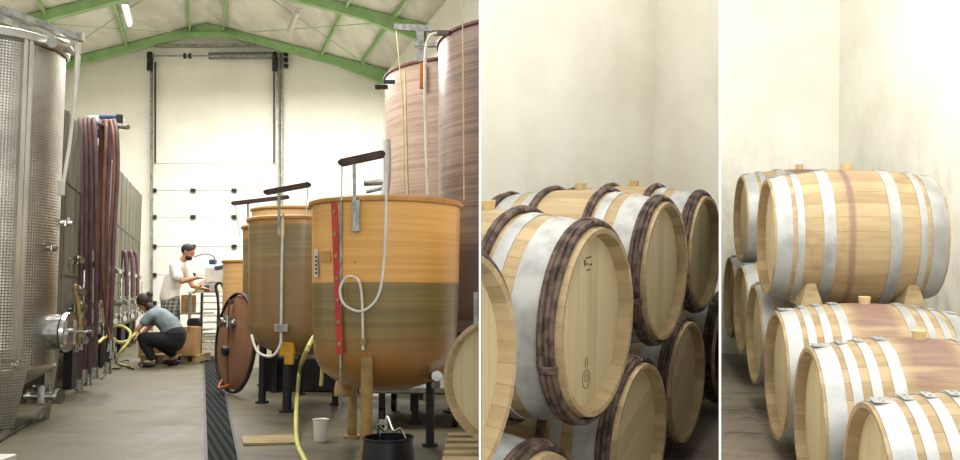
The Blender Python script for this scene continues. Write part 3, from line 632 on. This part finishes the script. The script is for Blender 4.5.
# ================================================================== PEOPLE
def addskin(name, pts, edges_, vox=.012):   # tapered limbs grown along the joints, fused into one surface
    b = nb()
    for i, j in edges_:
        (p, r), (q, s_) = pts[i], pts[j]; r = r if isinstance(r, tuple) else (r, r); s_ = s_ if isinstance(s_, tuple) else (s_, s_)
        L_ = (q - p).length; n = max(3, int(L_ / .022)); d = (q - p).normalized()
        for k in range(n + 1):
            f = k / n; w_ = r[0] + (s_[0] - r[0]) * f; t_ = r[1] + (s_[1] - r[1]) * f
            ellip(b, p.lerp(q, f), (t_, w_, min(w_, t_)), None, 14)
    return b if vox is None else remesh(b, vox, 6)
def merge(*bms):
    out = bms[0]
    for b2 in bms[1:]:
        me = bpy.data.meshes.new('x'); b2.to_mesh(me); b2.free(); out.from_mesh(me); bpy.data.meshes.remove(me)
    return out
def remesh(bm, vox, it=3):
    me = bpy.data.meshes.new('r'); bm.to_mesh(me); bm.free(); o = bpy.data.objects.new('r', me); C.objects.link(o)
    md = o.modifiers.new('r', 'REMESH'); md.mode = 'VOXEL'; md.voxel_size = vox; md.use_smooth_shade = True
    s = o.modifiers.new('c', 'SMOOTH'); s.iterations = it
    bpy.context.view_layer.update(); ev = o.evaluated_get(bpy.context.evaluated_depsgraph_get())
    m2 = bpy.data.meshes.new_from_object(ev); bpy.data.objects.remove(o); b = bmesh.new(); b.from_mesh(m2); bpy.data.meshes.remove(m2); return b
def ellip(bm, c, s, rot=None, seg=20):
    r = bmesh.ops.create_uvsphere(bm, u_segments=seg, v_segments=seg // 2, radius=1)
    bmesh.ops.transform(bm, matrix=Matrix.Translation(Vector(c)) @ (rot or Matrix.Identity(4)) @ Matrix.Diagonal((s[0], s[1], s[2], 1)), verts=r['verts'])
def head_bm(c, rot, k=1.0):             # faces +x before the rotation
    b = nb(); m = Matrix.Translation(Vector(c)) @ rot
    ellip(b, (0, 0, .02), (.098, .076, .105)); ellip(b, (.03, 0, -.05), (.062, .055, .07)); ellip(b, (.10, 0, -.012), (.02, .012, .022)); ellip(b, (.092, 0, -.058), (.014, .024, .008)); ellip(b, (.082, 0, -.098), (.022, .024, .018))
    ellip(b, (.085, 0, .03), (.016, .05, .012))
    for s in (-1, 1): ellip(b, (-.01, s * .078, 0), (.02, .010, .032)); ellip(b, (.086, s * .03, .012), (.012, .014, .01))
    bmesh.ops.transform(b, matrix=m, verts=b.verts); return b
def hand_bm(w_, dirv, up):              # wrist, pointing dirv, back of the hand up
    w_ = Vector(w_); d = Vector(dirv).normalized(); up = (Vector(up) - d * Vector(up).dot(d)).normalized(); s = d.cross(up)
    b = nb(); q = Matrix((d, s, up)).transposed().to_4x4(); ellip(b, w_ + d * .05, (.055, .042, .017), q)
    for k, (o_, ln) in enumerate(((-.030, .062), (-.010, .074), (.011, .07), (.030, .056))):
        p = w_ + d * .085 + s * o_; p2 = p + d * ln * .5 - up * .006; p3 = p2 + d * ln * .42 - up * .022
        cyl(b, p - d * .02, p2, .0095, .0085, 8); cyl(b, p2, p3, .0085, .007, 8)
    p = w_ + d * .03 - s * .035; p2 = p + d * .03 - s * .03; cyl(b, p + s * .02, p2, .012, .010, 8); cyl(b, p2, p2 + d * .035 - s * .005, .010, .008, 8)
    return b
RX = lambda a, ax: Matrix.Rotation(math.radians(a), 4, ax)
# ---- standing man
base = fl(172, 362.5); t = thing('person', 'person standing in white T-shirt and plaid shorts, arms reaching over the cart', 'person', base)
V = lambda x, y, z: Vector((x, y, z))
pts = [(V(-.06, 0, 1.0), (.12, .095)), (V(-.05, 0, 1.14), (.13, .105)), (V(.0, 0, 1.33), (.15, .11)), (V(.07, 0, 1.48), (.12, .09)), (V(.12, 0, 1.56), .055), (V(.17, 0, 1.64), .052),
       (V(.06, -.17, 1.47), .062), (V(.13, -.22, 1.31), .045), (V(.19, -.21, 1.24), .042), (V(.42, -.17, 1.30), .028),
       (V(.06, .17, 1.47), .062), (V(.16, .22, 1.28), .045), (V(.22, .20, 1.18), .042), (V(.44, .10, 1.13), .028),
       (V(-.05, -.09, .93), .085), (V(.02, -.11, .53), .058), (V(-.0, -.11, .40), .06), (V(-.05, -.11, .10), .04), (V(.12, -.11, .04), .035),
       (V(-.05, .09, .93), .085), (V(-.04, .12, .53), .058), (V(-.1, .12, .40), .06), (V(-.18, .12, .10), .04), (V(-.02, .12, .04), .035)]
ed = [(0, 1), (1, 2), (2, 3), (3, 4), (4, 5), (3, 6), (6, 7), (7, 8), (8, 9), (3, 10), (10, 11), (11, 12), (12, 13), (0, 14), (14, 15), (15, 16), (16, 17), (17, 18), (0, 19), (19, 20), (20, 21), (21, 22), (22, 23)]
hd = V(.20, 0, 1.70); body = merge(addskin('b', pts, ed, None), head_bm(hd, RX(18, 'Y')), hand_bm(V(.41, -.17, 1.30), V(1, .1, -.05), V(0, 0, 1)), hand_bm(V(.43, .10, 1.13), V(1, -.2, -.1), V(0, .3, 1)))
obj('body', remesh(body, .009), 'skin', t)
sh = [(V(-.065, 0, 1.0), (.175, .15)), (V(-.05, 0, 1.14), (.165, .135)), (V(.0, 0, 1.33), (.17, .135)), (V(.06, 0, 1.46), (.14, .11)), (V(.10, 0, 1.525), .075),
      (V(.06, -.17, 1.475), .085), (V(.11, -.21, 1.36), .08), (V(.13, -.22, 1.31), .085), (V(.06, .17, 1.475), .085), (V(.12, .21, 1.36), .08), (V(.15, .22, 1.30), .085)]
obj('shirt', addskin('s', sh, [(0, 1), (1, 2), (2, 3), (3, 4), (3, 5), (5, 6), (6, 7), (3, 8), (8, 9), (9, 10)]), 'shirt', t)
so = [(V(-.06, 0, 1.02), (.165, .14)), (V(-.05, 0, .93), (.17, .145)), (V(-.03, -.11, .80), .12), (V(.01, -.115, .62), .105), (V(-.05, .11, .80), .115), (V(-.04, .12, .62), .105)]
obj('shorts', addskin('s', so, [(0, 1), (1, 2), (2, 3), (1, 4), (4, 5)]), 'shorts', t)
b = nb(); ellip(b, (-.012, 0, .035), (.104, .086, .10)); bmesh.ops.bisect_plane(b, geom=b.verts[:] + b.edges[:] + b.faces[:], plane_co=(.045, 0, .03), plane_no=(.55, 0, -.8), clear_outer=True)
ellip(b, (.035, 0, -.075), (.062, .06, .052)); bmesh.ops.transform(b, matrix=Matrix.Translation(hd) @ RX(18, 'Y'), verts=b.verts); obj('hair', b, 'hair', t)
for x, y in ((.03, -.11), (-.1, .12)):
    b = nb(); ellip(b, (x, y, .045), (.15, .05, .05)); obj('shoe', b, 'shoe', t)
# ---- crouching woman
base = fl(160, 366.5); t = thing('person', 'person crouching in grey T-shirt and black trousers, reaching to the floor hoses', 'person', base)
pts = [(V(.19, 0, .43), (.12, .11)), (V(.14, 0, .56), (.13, .12)), (V(.02, 0, .70), (.13, .11)), (V(-.09, 0, .77), (.11, .09)), (V(-.15, 0, .82), .05), (V(-.19, 0, .86), .048),
       (V(-.10, -.15, .74), .055), (V(-.19, -.20, .62), .04), (V(-.24, -.2, .57), .038), (V(-.34, -.16, .46), .026),
       (V(-.12, .15, .74), .055), (V(-.22, .18, .6), .04), (V(-.26, .17, .54), .038), (V(-.36, .1, .44), .026),
       (V(.16, -.11, .38), .085), (V(-.20, -.17, .42), .062), (V(-.16, -.17, .34), .062), (V(-.05, -.15, .10), .042), (V(-.19, -.17, .04), .035),
       (V(.16, .11, .38), .085), (V(-.12, .16, .40), .062), (V(-.06, .16, .31), .062), (V(.17, .13, .13), .042), (V(.06, .14, .05), .035)]
hd = V(-.25, 0, .92)
body = merge(addskin('b', pts, ed, None), head_bm(hd, RX(180, 'Z') @ RX(45, 'Y')), hand_bm(V(-.34, -.16, .46), V(-.6, 0, -.8), V(-.8, 0, .6)), hand_bm(V(-.36, .1, .44), V(-.6, 0, -.8), V(-.8, 0, .6)))
obj('body', remesh(body, .009), 'skin2', t)
sh = [(V(.17, 0, .50), (.17, .16)), (V(.12, 0, .60), (.16, .15)), (V(.01, 0, .70), (.155, .14)), (V(-.08, 0, .76), (.135, .11)), (V(-.125, 0, .80), .07),
      (V(-.10, -.15, .74), .075), (V(-.17, -.19, .65), .07), (V(-.12, .15, .74), .075), (V(-.2, .18, .64), .07)]
obj('shirt', addskin('s', sh, [(0, 1), (1, 2), (2, 3), (3, 4), (3, 5), (5, 6), (3, 7), (7, 8)]), 'greyshirt', t)
so = [(V(.20, 0, .45), (.20, .17)), (V(.18, 0, .36), (.21, .16)), (V(.0, -.15, .39), .115), (V(-.19, -.17, .42), .085), (V(-.16, -.17, .33), .082), (V(-.06, -.155, .14), .06),
      (V(.04, .14, .37), .105), (V(-.11, .16, .40), .085), (V(-.06, .16, .3), .08), (V(.14, .13, .17), .06)]
obj('trousers', addskin('s', so, [(0, 1), (1, 2), (2, 3), (3, 4), (4, 5), (1, 6), (6, 7), (7, 8), (8, 9)]), 'trousers', t)
b = nb(); ellip(b, (-.02, 0, .03), (.115, .095, .115)); bmesh.ops.bisect_plane(b, geom=b.verts[:] + b.edges[:] + b.faces[:], plane_co=(.055, 0, .02), plane_no=(.8, 0, -.5), clear_outer=True)
ellip(b, (-.13, 0, .04), (.06, .045, .05)); ellip(b, (-.02, .03, -.1), (.06, .06, .10)); bmesh.ops.transform(b, matrix=Matrix.Translation(hd) @ RX(180, 'Z') @ RX(45, 'Y'), verts=b.verts); obj('hair', b, 'hair2', t)
for x, y, z in ((-.12, -.16, .045), (.12, .135, .05)):
    b = nb(); ellip(b, (x, y, z), (.14, .048, .048)); obj('shoe', b, 'shoe', t)

# ---- boxes, pallet, cart
def carton(px0, px1, py0, py1, d, dep, lb, m='card', grp='cardboard boxes by the people'):
    A = ray(px0, py1, d); B = ray(px1, py0, d); t = thing('cardboard_box', lb, 'box', (0, 0, 0), group=grp)
    c = ((A.x + B.x) / 2, d + dep / 2, (A.z + B.z) / 2); b = nb(); box(b, c, (B.x - A.x, dep, B.z - A.z)); obj('carton', b, m, t, False, .006)
    b = nb(); box(b, (c[0], d + dep / 2 - .01, B.z + .001), (.05, dep + .02, .004)); box(b, (c[0], d - .001, B.z - .04), (.05, .006, .084)); obj('packing_tape', b, 'tan', t, False)
    return t
def pallet(name, c, sx, sy, h, lb, rot=0, grp=None, top=5):
    t = thing(name, lb, 'pallet', c, rot, grp)
    for i in range(top): b = nb(); box(b, (0, -sy / 2 + .05 + i * (sy - .1) / (top - 1), h - .01), (sx, .09, .02)); obj('deck_board', b, 'pallet', t, False, .003)
    for x in (-sx / 2 + .05, 0, sx / 2 - .05): b = nb(); box(b, (x, 0, h / 2 + .0), (.09, sy, h - .045)); obj('bearer', b, 'pallet', t, False, .003)
    for y in (-sy / 2 + .05, sy / 2 - .05): b = nb(); box(b, (0, y, .01), (sx, .09, .02)); obj('bottom_board', b, 'pallet', t, False, .003)
    return t
p = fl(183, 364); pallet('wooden_pallet', p + V(0, .35, 0), .42, .6, .13, 'small wooden pallet under the cardboard boxes behind the crouching person')
p = fl(148, 366); pallet('wooden_pallet', p + V(-.02, .45, 0), .36, .5, .15, 'small wooden pallet partly hidden by the crouching person')
carton(182, 195, 327, 356, 12.9, .3, 'upright cardboard box right of the crouching person')
carton(170, 181, 331, 357, 13.1, .3, 'cardboard box just behind the back of the crouching person')
carton(138, 158, 332, 358, 13.05, .35, 'cardboard box behind the knees of the crouching person', 'card')
carton(180.5, 190.5, 295, 314, 14.6, .3, 'small cardboard box on the shelf beside the standing person', 'carddark')
t = thing('cart', 'grey tubular work cart in front of the standing person', 'cart')
b = nb(); dC = 14.5
for x in (190, 202): 
    for dy in (0, .6): P = ray(x, 300, dC + dy); beam(b, (P.x, P.y, -HH), (P.x, P.y, ray(x, 292, dC).z), .04, .04, (0, 1, 0))
obj('post', b, 'galv', t, False)
b = nb(); A = ray(178, 314.5, dC); B = ray(203, 314.5, dC); slab(b, [A, B, B + V(0, .6, 0), A + V(0, .6, 0)], (0, 0, .03)); A = ray(178, 331, dC); B = ray(203, 331, dC); slab(b, [A, B, B + V(0, .6, 0), A + V(0, .6, 0)], (0, 0, .03)); obj('shelf', b, 'galv', t, False)
b = nb(); A = ray(187, 293, dC - .2); B = ray(216, 293, dC - .2); slab(b, [A, B, B + V(0, .7, 0), A + V(0, .7, 0)], (0, 0, .03)); obj('cart_top', b, 'white', t, False)
b = nb(); P = ray(195, 324, 14.4); box(b, P, (.17, .2, .2)); cyl(b, P + V(-.12, 0, .02), P + V(.12, 0, .02), .07, seg=14); tag(obj('pump', b, 'black', None, False, .02), 'small black pump on the lower shelf of the cart', 'pump')
t = thing('wire_rack', 'wire bottle rack standing at the end of the drain grating', 'rack')
b = nb(); dR = 13.3
for x in (202, 218):
    for dy in (0, .3): P = ray(x, 300, dR + dy); cyl(b, (P.x, P.y, -HH), (P.x, P.y, ray(x, 293, dR).z), .014, seg=8)
obj('upright', b, 'dark', t)
for k in range(9):
    y = 296 + k * 6.6; b = nb(); A = ray(202, y, dR); B = ray(218, y, dR); cyl(b, A, B, .011, seg=6); cyl(b, A + V(0, .3, 0), B + V(0, .3, 0), .011, seg=6)
    for j in range(4): q_ = A.lerp(B, (j + .5) / 4); cyl(b, q_, q_ + V(0, .3, 0), .012, seg=6)
    obj('wire_shelf', b, 'chrome' if k % 2 else 'galv', t)
b = nb()
b = nb(); tube(b, [ray(219, 325, 12.8), ray(218, 300, 12.8), ray(216, 286, 12.8), ray(221, 283, 12.8), ray(224, 290, 12.8)], .022, 8); tag(obj('hand_rail', b, 'dark'), 'dark bent tube handle beside the pale vat', 'handle')
t = thing('corking_machine', 'small white and blue machine on top of the cart', 'machine')
b = nb(); box(b, ray(217, 275, 13.6), (.3, .3, .25)); cyl(b, ray(208, 284, 13.5), ray(209, 271, 13.5), .05, seg=12); obj('housing', b, 'white', t, False, .02)
b = nb(); cyl(b, ray(215, 268, 13.45), ray(226, 266, 13.45), .035, seg=12); box(b, ray(213, 262, 13.5), (.1, .1, .08)); cyl(b, ray(207, 292, 13.4), ray(207, 285, 13.4), .04, seg=12); obj('motor', b, 'blue', t, False, .01)
b = nb(); tube(b, [ray(194, 257, 13.7), ray(205, 254, 13.6), ray(214, 257, 13.5), ray(214, 264, 13.5)], .008, 6); obj('cord', b, 'dark', t)
b = nb(); q4 = [ray(196, 283, 13.9), ray(203, 279, 13.9), ray(216, 281, 13.9), ray(216, 292, 13.9), ray(194, 292, 13.9)]; slab(b, q4, (0, .3, 0)); tag(obj('white_sack', b, 'white', None, False, .02), 'crumpled white sack lying on the cart', 'sack')
b = nb(); beam(b, ray(193, 293.5, 13.2), ray(202, 284.5, 13.2), .06, .02); tag(obj('wooden_paddle', b, 'yellowp', None, False), 'pale yellow wooden paddle in the hands of the standing person', 'paddle')

# ================================================================== BARREL BUILDERS
RH, RB, LEN = .300, .348, .95
def rr(x): return RB - (RB - RH) * (abs(x) / (LEN / 2)) ** 1.9
def band(x0, x1, th, k=4):
    out = [(rr(x0 + (x1 - x0) * i / k) + th, x0 + (x1 - x0) * i / k) for i in range(k + 1)]
    inn = [(r - th - .004, h) for r, h in reversed(out)]; return out + inn
def barrel_parts(t, style, stave):
    b = nb(); N_ = 24; pr = [(rr(-LEN/2 + LEN*i/N_), -LEN/2 + LEN*i/N_) for i in range(N_ + 1)]
    pr = [(RH - .026, -LEN/2 + .06), (RH - .017, -LEN/2 + .002)] + pr + [(RH - .017, LEN/2 - .002), (RH - .026, LEN/2 - .06)]
    lathe(b, pr, 120, 'X'); obj('stave_body', b, stave, t)
    for s in (-1, 1):
        b = nb(); lathe(b, [(0, s * (LEN/2 - .052)), (RH - .02, s * (LEN/2 - .052)), (RH - .02, s * (LEN/2 - .07)), (0, s * (LEN/2 - .07))], 96, 'X'); obj('barrel_head', b, 'head', t)
    b = nb(); cyl(b, (0, 0, RB - .02), (0, 0, RB + .032), .026, .032, seg=24); obj('bung', b, 'bung', t)
    if style == 'bark':
        metal = [(.295, .392), (.19, .24)]
        for s in (-1, 1):
            for x0, x1 in metal:
                b = nb(); lathe(b, [(r, s * h) for r, h in band(x0, x1, .004)], 96, 'X', closed=True); obj('metal_hoop', b, 'hoop_pale', t)
            for xs in ((.408, .427, .446), (.146, .164)):
                b = nb(); rnd = random.Random(int(xs[0] * 1000) + s)
                for x in xs:
                    P = []; n = 72; R0 = rr(x) + .012; ph = rnd.random() * 6
                    for k in range(n + 1):
                        a = 2 * PI * k / n; rad = R0 + .002 * math.sin(a * 5 + ph); P.append(Vector((s * (x + .002 * math.sin(a * 3 + ph)), rad * math.sin(a + ph), rad * math.cos(a + ph))))
                    tube(b, P, .0115, 8, smooth=False)
                hp = obj('chestnut_hoop', b, 'bark', t)
                for a in ((-.06, 1.9, 4.4) if s > 0 else (.1, 3.0)):
                    b = nb(); R0 = rr(xs[0]) + .012
                    for da in (0, .024, .05, .085):
                        pts = []
                        for k in range(11):
                            f = k / 10; x = xs[0] - .018 + (xs[-1] - xs[0] + .036) * f; rad = R0 + .015 * math.sin(PI * f) ** .5 - .006
                            aa = a + da * (1 if da < .08 else 1 - f * 1.2)
                            pts.append(Vector((s * x, rad * math.sin(aa), rad * math.cos(aa))))
                        tube(b, pts, .0042, 6, smooth=False)
                    obj('willow_binding', b, 'willow', hp)
    else:
        metal = [(.385, .462), (.318, .358), (.24, .28), (.145, .195)] if style == 'four' else [(.375, .463), (.31, .35), (.145, .21)]
        for s in (-1, 1):
            for x0, x1 in metal:
                b = nb(); lathe(b, [(r, s * h) for r, h in band(x0, x1, .004)], 96, 'X', closed=True); hp = obj('metal_hoop', b, 'hoop', t)
                b = nb(); a0 = .10
                xm = (x0 + x1) / 2; R0 = rr(xm) + .004
                box(b, Vector((s * xm, 0, R0 + .0015)), (abs(x1 - x0) * .96, .075, .003))
                for dy in (-.018, .018):
                    p = Vector((s * xm, dy, R0)); cyl(b, p, p + Vector((0, 0, .006)), .006, seg=10)
                obj('hoop_joint', b, 'hoop', hp)
PROTO = {}
def barrel(style, stave, label, hp, hpy, d, D, phi, side, group, roll=0, kl=.88):
    """head centre seen at (hp,hpy), distance d, head diameter D; the head looks towards angle phi"""
    key = (style, stave)
    P = ray(hp, hpy, d); n = Vector((side * math.sin(math.radians(phi)), -math.cos(math.radians(phi)), 0)); k = D / (2 * RH)
    c = P - n * (LEN / 2 * k * kl)
    if key not in PROTO:
        t = thing('wine_barrel', label, 'barrel', group=group); barrel_parts(t, style, stave); PROTO[key] = t
    else:
        src = PROTO[key]; t = src.copy(); C.objects.link(t); TOP.append((t, cur['n'])); tag(t, label, 'barrel', group)
        for ch in list(src.children):
            q = ch.copy(); C.objects.link(q); q.parent = t
            for g in ch.children:
                h = g.copy(); C.objects.link(h); h.parent = q
    t.location = c; t.rotation_euler = (math.radians(roll), 0, math.atan2(n.y, n.x)); t.scale = (k * kl, k, k)
    return t, c, n, k
CUT = []       # (object, plane point, normal pointing to the side removed)
PX0 = (Vector((0, 0, 0)), Vector((1, 0, 0)))
_d = Vector((240 / FPX, 1, 0)).normalized(); PN = Vector((_d.y, -_d.x, 0))

# single barrel on pallets at the right end of the hall picture
bay('hall')
t, c, n, k = barrel('four', 'stave', 'pale oak barrel standing behind the amber vat, on a pallet at the partition', 496, 382, 4.15, .60, 30, -1, None, 0)
CUT.append((t, Vector((-.004, 0, 0)), Vector((1, 0, 0))))
cz = -HH
for k_, lb in enumerate(('lower wooden pallet of the stack under the single barrel', 'upper wooden pallet of the stack under the single barrel')):
    pt = pallet('wooden_pallet', Vector((.22, 4.45, cz + .14 * k_)), .8, .8, .135, lb, .0, 'pallets under the single barrel'); CUT.append((pt, Vector((-.004, 0, 0)), Vector((1, 0, 0))))

# ================================================================== MIDDLE CELLAR BAY
bay('mid')
FZ = -1.43
g = 'barrels with chestnut hoops stacked in the middle cellar'
mid = [('barrel nearest in the upper row, head cut by the left picture divider', 459, 376, 1.93, .58, -.48),
       ('large front barrel in the upper row with full round head, dark bark hoops', 601, 322, 2.55, .57, 0),
       ('second full-headed upper barrel, behind and right of the large front one', 668, 271, 3.42, .555, 0),
       ('third upper barrel, farthest right beside the divider', 707, 252, 4.25, .56, 0),
       ('lowest front barrel, only its top showing at the bottom edge', 540, 562, 2.24, .58, 0),
       ('lower row barrel between the large front barrel and the second one', 643, 441, 3.12, .575, 0),
       ('lower row barrel farther back, full narrow head beside the floor', 689, 382, 3.92, .56, 0),
       ('lower row barrel at the divider, mostly cut off', 728, 347, 4.72, .57, 0)]
for i, (lb, px, py, d, D, z_) in enumerate(mid):
    t, c, n, k = barrel('bark', 'stave', lb, px, py, d, D, 60, 1, g, roll=0 if i < 4 else (25 + 17 * i))
    CUT.append((t, Vector((.004, 0, 0)), Vector((-1, 0, 0)))); CUT.append((t, _d * 0 - PN * .004, PN))
    if i == 1: BM1 = t
# stamped marks on the large front barrel head
b = nb()
for (y, z, ww, hh) in ((.02, .205, .02, .006), (.045, .205, .014, .006), (.0, .19, .012, .02), (.02, .185, .016, .006), (.05, .18, .02, .006), (.03, .165, .03, .005)):
    box(b, (LEN / 2 - .051, y - .03, z), (.002, ww, hh))
lathe(b, [(.028, 0), (.031, 0), (.031, .002), (.028, .002)], 24, 'X', True, (LEN / 2 - .052, -.01, -.19)); lathe(b, [(.012, 0), (.014, 0), (.014, .002), (.012, .002)], 20, 'X', True, (LEN / 2 - .052, -.01, -.185))
for s in (-1, 1): box(b, (LEN / 2 - .051, -.01 + s * .008, -.135), (.002, .003, .03), )
o = obj('stamped_mark', b, 'ink', BM1)
# shell
C0 = Vector((.003, 5.35)); C1 = Vector((.2035 * 6.6, 6.6)); C2 = Vector((.2824 * 6.0 + .06, 5.9))
zt_ = 3.3
def wallseg(a, c, z0, z1, off, name, m):
    b = nb(); slab(b, [(a.x, a.y, z0), (c.x, c.y, z0), (c.x, c.y, z1), (a.x, a.y, z1)], off); return struct(name, b, m)
wallseg(C0, C1, FZ - .05, zt_, (.0, .14, 0), 'wall_cellar_left', 'cellar')
_s = wallseg(C1, C2, FZ - .05, zt_, (.05, .10, 0), 'wall_cellar_right', 'cellar'); CUT.append((_s, -PN * .001, PN))
b = nb(); a1_ = Vector((.004, .9)); a2_ = Vector((.2824 * .9 + .0, .9)); slab(b, [(.004, .9, FZ), (.2824 * .9 + .05, .9, FZ), (C2.x + .1, C2.y, FZ), (C1.x, C1.y, FZ), (C0.x, C0.y, FZ)], (0, 0, -.1)); _s = struct('floor_cellar', b, 'cfloor'); CUT.append((_s, -PN * .001, PN))
for i, (X, Y, ang, lb) in enumerate(((.0, 0, 0, 'dark timber runner under the lower barrels, right end'),)):
    P = onfloor(695, 452, -FZ); b = nb(); dv = Vector((.42, .88, 0)).normalized(); q0 = Vector((.47, 3.0, FZ + .05)); beam(b, Vector((.52, 3.35, FZ + .06)), Vector((1.22, 4.9, FZ + .06)), .09, .11); o = tag(obj('timber_runner', b, 'dark', None, False, .004), lb, 'runner')
    CUT.append((o, -PN * .004, PN))

# ================================================================== RIGHT CELLAR BAY
bay('right')
FR = -1.17
g = 'barrels with metal hoops stacked in the right cellar'
rt = [('three', 'stave_r', 'large upper barrel lying on wedges with a wine streak down its middle', 765, 237, 4.6, .62, 100),
      ('three', 'stave_w', 'upper barrel at the back left, behind the large upper barrel', 740, 219, 6.0, .60, 98),
      ('four', 'stave_w', 'lower barrel directly beneath the large upper barrel, stained around its bung', 775, 375, 4.1, .61, 99),
      ('four', 'stave_w', 'second lower barrel from the front, purple stain around its bung', 808, 425, 3.33, .605, 100),
      ('four', 'stave_w', 'frontmost lower barrel at the bottom right corner', 866, 498, 2.56, .57, 100),
      ('four', 'stave', 'lower barrel just behind and left of the one under the large upper barrel', 753, 334, 5.0, .58, 99),
      ('four', 'stave', 'lower barrel second from the back of the row', 740, 309, 5.75, .59, 98),
      ('four', 'stave', 'rearmost lower barrel at the divider', 729, 297, 6.45, .60, 98)]
for i, (st, sm, lb, px, py, d, D, phi) in enumerate(rt):
    t, c, n, k = barrel(st, sm, lb, px, py, d, D, phi, -1, g, 0, .84)
    if i in (1, 7): CUT.append((t, PN * .006, -PN))
    if i == 0: TB = (c, n, k)
# wedges under the upper barrel
def wedge(px, py, d, s, lb):
    P = ray(px, py, d); b = nb(); sz = .16 * s
    slab(b, [P + V(-sz * .6, 0, -.05), P + V(sz * .6, 0, -.05), P + V(sz * .35, .04, .065), P + V(-sz * .1, .04, .065)], (.03, .22, .0)); tag(obj('wooden_wedge', b, 'pallet', None, False, .004), lb, 'wedge', 'wedges under the upper barrel')
wedge(812, 297, 4.25, .62, 'wooden wedge under the left half of the large upper barrel')
wedge(915, 297, 4.2, .62, 'wooden wedge under the right half of the large upper barrel')
K1 = Vector((2.95, 7.0)); K0 = Vector((.2824 * 7.0 - .08, 7.0)); K2 = Vector((2.70, 1.6))
_s = wallseg(K0, K1, FR - .05, 3.4, (0, .1, 0), 'wall_store_back', 'damp'); CUT.append((_s, PN * .001, -PN))
wallseg(K1, K2, FR - .05, 3.4, (.1, 0, 0), 'wall_store_right', 'damp')
b = nb(); slab(b, [(.2824 * .9 - .05, .9, FR), (K2.x, .9, FR), (K2.x, K2.y, FR), (K1.x, K1.y, FR), (K0.x, K0.y, FR)], (0, 0, -.1)); _s = struct('floor_store', b, 'cfloor'); CUT.append((_s, PN * .001, -PN))
b = nb(); beam(b, Vector((1.62, 3.0, FR + .035)), Vector((2.2, 6.8, FR + .035)), .09, .07); tag(obj('timber_runner', b, 'dark', None, False, .004), 'dark timber runner under the lower barrels of the right cellar', 'runner')
# bay dividers: thin white boards standing end-on to the viewer
bay_m = cur['n']; cur['n'] = 'world'
BAY['world'] = Matrix.Identity(4)
def divider(dirv, d0, d1, name):
    dirv = dirv.normalized(); s = Vector((dirv.y, -dirv.x, 0)) * .0021; a = dirv * d0; c = dirv * d1
    b = nb(); slab(b, [a - s + V(0, 0, -2.1), a + s + V(0, 0, -2.1), c + s + V(0, 0, -2.1), c - s + V(0, 0, -2.1)], (0, 0, 5.2)); struct(name, b, 'panel')
divider(Vector((0, 1, 0)), 1.75, 5.36, 'wall_divider_left'); divider(Vector((240 / FPX, 1, 0)), 1.75, 7.3, 'wall_divider_right')

# ================================================================== put the bays in place, rebase, cut
SC.render.resolution_x = SC.render.resolution_x
for o, n_ in TOP:
    if o.type == 'EMPTY' and o.location.length < 1e-6 and o.children:
        pts = []
        for ch in o.children:
            if ch.type == 'MESH': pts += [v.co for v in ch.data.vertices]
        if pts:
            lo = Vector([min(p[i] for p in pts) for i in range(3)]); hi = Vector([max(p[i] for p in pts) for i in range(3)])
            b0 = Vector(((lo.x + hi.x) / 2, (lo.y + hi.y) / 2, lo.z)); o.location = b0
            for ch in o.children:
                ch.data.transform(Matrix.Translation(-b0))
                for g_ in ch.children: g_.data.transform(Matrix.Translation(-b0))
    elif o.type == 'MESH' and o.get('kind') != 'structure' and o.location.length < 1e-6:
        pts = [v.co for v in o.data.vertices]; lo = Vector([min(p[i] for p in pts) for i in range(3)]); hi = Vector([max(p[i] for p in pts) for i in range(3)])
        b0 = Vector(((lo.x + hi.x) / 2, (lo.y + hi.y) / 2, lo.z)); o.location = b0; o.data.transform(Matrix.Translation(-b0))
        for ch in o.children: ch.data.transform(Matrix.Translation(-b0))
bpy.context.view_layer.update()
for o, n_ in TOP: o.matrix_world = BAY[n_] @ o.matrix_world
bpy.context.view_layer.update()
def allch(o):
    out = [o]
    for c_ in o.children: out += allch(c_)
    return out
for o, pc, pn in CUT:
    for m_ in allch(o):
        if m_.type != 'MESH': continue
        cs = [m_.matrix_world @ Vector(v) for v in m_.bound_box]
        if max((v - pc).dot(pn) for v in cs) <= 0: continue
        inv = m_.matrix_world.inverted(); m_.data = m_.data.copy(); bm = bmesh.new(); bm.from_mesh(m_.data)
        bmesh.ops.bisect_plane(bm, geom=bm.verts[:] + bm.edges[:] + bm.faces[:], plane_co=inv @ pc, plane_no=(m_.matrix_world.to_3x3().transposed() @ pn), clear_outer=True)
        if not bm.verts: bm.free(); bpy.data.objects.remove(m_); continue
        bm.to_mesh(m_.data); bm.free()
